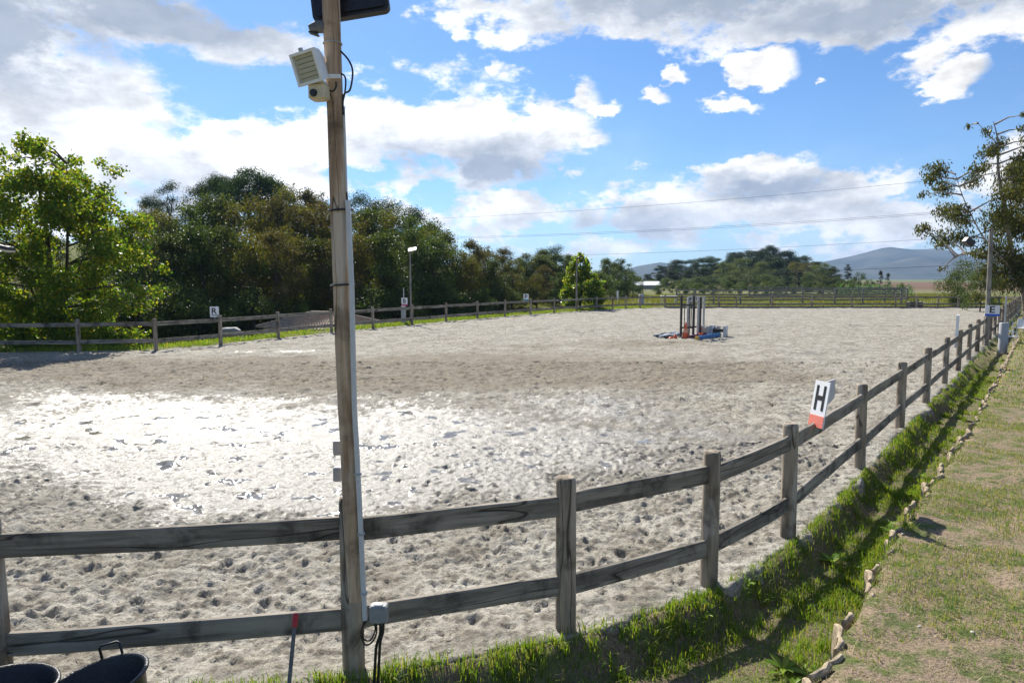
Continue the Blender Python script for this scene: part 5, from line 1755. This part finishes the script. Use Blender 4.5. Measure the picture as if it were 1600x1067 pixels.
# ================================================================== GRASS
def blades(name, P, H, Wd, mat, seed, lean=.45, kind='stuff'):
    """P: n x 3 roots; bent three-triangle blades"""
    q = np.random.default_rng(seed)
    n = len(P)
    a = q.uniform(0, 2 * math.pi, n)
    dx, dy = np.cos(a), np.sin(a)
    a2 = a + math.pi / 2 + q.normal(0, .5, n)
    sx, sy = np.cos(a2) * Wd * .5, np.sin(a2) * Wd * .5
    ln = np.abs(q.normal(0, lean, n)) * H
    z0 = np.zeros(n)
    b0 = P + np.stack([sx, sy, z0 - .01], 1); b1 = P + np.stack([-sx, -sy, z0 - .01], 1)
    m = P + np.stack([dx * ln * .35, dy * ln * .35, H * .6], 1)
    m0 = m + np.stack([sx, sy, z0], 1) * .8; m1 = m - np.stack([sx, sy, z0], 1) * .8
    tip = P + np.stack([dx * ln, dy * ln, H * (1 - .25 * np.clip(ln / np.maximum(H, 1e-4), 0, 1.5))], 1)
    V = np.stack([b0, b1, m0, m1, tip], 1).reshape(-1, 3)
    i = np.arange(n)[:, None] * 5
    Tn = np.concatenate([i + np.array([[0, 1, 3]]), i + np.array([[0, 3, 2]]), i + np.array([[2, 3, 4]])], 0)
    me, _ = fast_mesh(name, V, Tn, False)
    o = link_mesh(name, me, M[mat])
    return o
def area(n, xr, yr, seed):
    q = np.random.default_rng(seed)
    return q.uniform(*xr, n), q.uniform(*yr, n), q
def pack(x, y, z):
    return np.stack([x, y, z], 1)
# bank and ditch
XS, YS, HS, WS = [], [], [], []
for (n, xr, yr, sd) in ((520000, (-4.2, 5.5), (2.3, 10.0), 61), (300000, (3.5, 14), (8, 20), 62), (160000, (12, 42), (18, 54), 63)):
    x, y, q_ = area(n, xr, yr, sd)
    pre = np.abs((x - A.x) * dirR.y - (y - A.y) * dirR.x) < 1.6 if sd > 61 else np.ones(n, bool)
    x, y = x[pre], y[pre]
    t = poly_sdf(x, y); e = edge_sdf(x, y)
    ok = (t > .05) & (e < -.02) & (t < 2.6)
    x, y, t, e = x[ok], y[ok], t[ok], e[ok]
    cl_ = fbm(x, y, 1.1, 3, 90)
    c2_ = fbm(x, y, 4.0, 2, 93)
    lush = sstep(.40, .62, cl_) * .8 + sstep(.5, .75, c2_) * .5
    face = np.exp(-((t - .30) / .16) ** 2) * sstep(-3, -1.0, x) * (1 - sstep(6.5, 9, y))     # bare crumbling bank face near the camera
    p_ = np.clip(.07 + .58 * lush - .45 * face, .03, 1)
    keep = q_.random(len(x)) < p_ * (1.0 if sd == 61 else .9)
    x, y, t, lush = x[keep], y[keep], t[keep], lush[keep]
    hh = (.016 + .045 * lush * q_.random(len(x)) + .06 * q_.random(len(x)) ** 6) * (1 + .35 * np.exp(-((t - .20) / .14) ** 2))
    XS.append(x); YS.append(y); HS.append(hh); WS.append(q_.uniform(.003, .0075, len(x)) * (1 if sd == 61 else 1.5 if sd == 62 else 3.0))
x, y = np.concatenate(XS), np.concatenate(YS)
tag(blades('bank_grass', pack(x, y, ground_z(x, y)), np.concatenate(HS), np.concatenate(WS), 'grass', 64), 'lush green grass on the bank and in the ditch along the fence', 'grass', kind='stuff')
# taller tufts on the bank crest
P_, H_, W_ = [], [], []
q_ = np.random.default_rng(70)
for _ in range(420):
    k = q_.integers(0, 1000) / 1000
    seg = q_.choice([0, 1, 2, 3, 4, 5, 6, 7, 8, 9, 10], p=[.12, .14, .12, .12, .12, .12, .08, .06, .05, .04, .03])
    chain = NEAR + RIGHT
    a, b = chain[seg], chain[seg + 1]
    p = a.lerp(b, k)
    d = (b - a).normalized(); nn = Vector((d.y, -d.x, 0))
    c = p + nn * q_.uniform(.05, .95 if seg > 2 else .5)
    m = q_.integers(14, 42)
    xx, yy = c.x + q_.normal(0, .035, m), c.y + q_.normal(0, .035, m)
    P_.append(np.stack([xx, yy, ground_z(xx, yy)], 1)); H_.append(q_.uniform(.04, .12, m) * q_.uniform(.6, 1.15)); W_.append(q_.uniform(.005, .010, m) * (1 if seg < 6 else 1.5))
tag(blades('tuft_grass', np.concatenate(P_), np.concatenate(H_), np.concatenate(W_), 'grass', 71, .7), 'taller tufts of bright grass along the crest of the bank', 'grass', kind='stuff')
# lawn: short, patchy
x, y, q_ = area(420000, (1.0, 14), (2.4, 14), 72)
e = edge_sdf(x, y)
ok = (e > -.015)
x, y = x[ok], y[ok]
patch = sstep(.48, .60, fbm(x, y, 1.3, 4, 95)) * .85 + sstep(.55, .68, fbm(x, y, 6, 2, 96)) * .5
keep = q_.random(len(x)) < np.clip(.08 + patch * 1.15, 0, 1) * .9
x, y, patch = x[keep], y[keep], patch[keep]
tag(blades('lawn_grass', pack(x, y, ground_z(x, y)), (.010 + .042 * patch * q_.random(len(x)) + .04 * q_.random(len(x)) ** 5), q_.uniform(.003, .006, len(x)), 'shortgrass', 73, .9), 'short patchy half-dry grass on the lawn', 'grass', kind='stuff')
x, y, q_ = area(240000, (9, 44), (11, 50), 74)
e = edge_sdf(x, y)
ok = (e > .03) & (e < 7)
x, y = x[ok], y[ok]
tag(blades('lawn_grass', pack(x, y, ground_z(x, y)), q_.uniform(.02, .07, len(x)), q_.uniform(.010, .02, len(x)), 'shortgrass', 75, .9), 'short grass on the lawn further along the fence', 'grass', kind='stuff')
# straw and dead stalks lying about
x, y, q_ = area(42000, (-2.5, 9), (2.4, 10), 76)
t = poly_sdf(x, y)
ok = (t > .08)
x, y = x[ok], y[ok]
n = len(x)
o = blades('dead_grass', pack(x, y, ground_z(x, y) + .004), q_.uniform(.008, .03, n), q_.uniform(.002, .0035, n), 'dry', 77, 2.6)
tag(o, 'pale dead grass stalks scattered on the bank and lawn', 'straw', kind='stuff')
# verge along the left fence
x, y, q_ = area(420000, (-22, 12), (21, 60), 78)
pre = leftness(x, y) > .3
x, y = x[pre], y[pre]
t = poly_sdf(x, y)
ok = (t > .02) & (t < 1.8) & (q_.random(len(x)) < np.clip(sstep(.35, .65, fbm(x, y, .8, 3, 97)) + .12, 0, 1))
x, y = x[ok], y[ok]
tag(blades('verge_grass', pack(x, y, ground_z(x, y)), q_.uniform(.05, .22, len(x)), q_.uniform(.012, .028, len(x)), 'grass', 79, .5), 'bright strip of grass along the foot of the left fence', 'grass', kind='stuff')
# meadow beyond the far fence
x, y, q_ = area(120000, (0, 62), (59.6, 100), 80)
t = poly_sdf(x, y)
ok = (t > .5) & (q_.random(len(x)) < np.clip(sstep(.35, .7, fbm(x, y, .22, 3, 98)) * 1.1 + .15, 0, 1))
x, y = x[ok], y[ok]
tag(blades('meadow_grass', pack(x, y, ground_z(x, y)), q_.uniform(.12, .5, len(x)) * (.5 + .5 * sstep(64, 75, y)), q_.uniform(.03, .06, len(x)), 'meadow', 81, .4), 'yellowish meadow grass behind the far fence', 'grass', kind='stuff')
# broad-leaved weeds in the ditch
def weed_mesh(seed, n, L, w):
    q = random.Random(seed)
    mb = MB()
    for k in range(n):
        a = 2 * math.pi * k / n + q.uniform(-.3, .3)
        el_ = q.uniform(.25, 1.0)
        l = L * q.uniform(.6, 1.1)
        d = Vector((math.cos(a), math.sin(a), 0)); s = Vector((-math.sin(a), math.cos(a), 0))
        rows = []
        for f, ww in ((0, .15), (.3, .7), (.6, 1.0), (.85, .6), (1.0, .05)):
            c = d * (l * f * math.cos(el_ * (1 - f * .4))) + Vector((0, 0, l * math.sin(el_) * (f - .55 * f * f)))
            rows.append((c + s * w * ww * .5 + Vector((0, 0, .006)), c, c - s * w * ww * .5 + Vector((0, 0, .006))))
        vs = [v for r_ in rows for v in r_]
        fs = []
        for i in range(4):
            b = i * 3
            fs += [(b, b + 1, b + 4, b + 3), (b + 1, b + 2, b + 5, b + 4)]
        mb.add(vs, fs, True)
    return mb.mesh('weed')
WM = [weed_mesh(s, 9 + s, .13 + .02 * s, .035 + .006 * s) for s in range(4)]
for (x, y) in ((1325, 865), (1350, 855), (1370, 838), (1395, 828), (1300, 872), (1345, 880), (1262, 1055), (1240, 1062), (1280, 1050), (1255, 1045), (1225, 1040), (1390, 815), (1420, 770), (910, 1015), (700, 1040), (1100, 985), (1165, 935), (1195, 900), (1440, 742)):
    p = onplane(x, y, -.18)
    p = Vector((p.x, p.y, 0))
    k = rnd.randrange(4)
    o = link_mesh('broadleaf_weed', WM[k], M['weed'], None, (p.x, p.y, gz(p.x, p.y) + .01))
    o.rotation_euler = (0, 0, rnd.uniform(0, 6.28))
    s = rnd.uniform(.5, .85)
    o.scale = (s, s, s)
    tag(o, 'low broad-leaved green weed growing in the grassy ditch', 'weed', 'weeds in the ditch')
# a few stones on the lawn
def pebble(seed):
    q = random.Random(seed)
    mb = MB()
    n, m_ = 8, 5
    vs, fs = [], []
    for i in range(m_ + 1):
        th_ = math.pi * i / m_
        for k in range(n):
            a = 2 * math.pi * k / n
            r = 1 + q.uniform(-.14, .14)
            vs.append((math.sin(th_) * math.cos(a) * r, math.sin(th_) * math.sin(a) * r * .75, math.cos(th_) * .55))
        if i:
            b = (i - 1) * n
            fs += [(b + k, b + n + k, b + n + (k + 1) % n, b + (k + 1) % n) for k in range(n)]
    mb.add(vs, fs, True)
    return mb.mesh('pebble')
PM = [pebble(s) for s in range(3)]
for i, (x, y, r, lb) in enumerate(((1437, 975, .014, 'grey-white pointed pebble on the bare lawn soil'), (1520, 986, .018, 'round cream pebble on the bare lawn soil'), (1502, 851, .020, 'pale flat stone among the lawn grass'),
                                   (1410, 833, .016, 'white pebble in the shadow of the H sign'), (1300, 917, .016, 'pale stone in the ditch grass'), (1348, 822, .016, 'white pebble on the ditch bank'))):
    p = onplane(x, y, LAWN_Z if x > 1390 else -.15)
    o = link_mesh('pebble', PM[i % 3], M['stone'], None, (p.x, p.y, gz(p.x, p.y) + r * .3))
    o.scale = (r, r, r)
    o.rotation_euler = (0, 0, i * 1.3)
    tag(o, lb, 'pebble')

# ================================================================== HAZE
hz = MB()
hz.box((0, 2650, 118), (7600, 5600, 246))
ho = hz.top('haze', None, 'thin blue haze', 'haze')
del ho['label'], ho['category']
ho['kind'] = 'stuff'
m = bpy.data.materials.new('haze')
m.use_nodes = True
t = NT(m.node_tree)
t.n.remove(t.n['Principled BSDF'])
vol = t.node('ShaderNodeVolumePrincipled')
vol.inputs['Color'].default_value = (.42, .62, .98, 1)
vol.inputs['Density'].default_value = .00013
vol.inputs['Anisotropy'].default_value = .2
t.link(vol.outputs[0], t.n['Material Output'].inputs['Volume'])
ho.data.materials.append(m)
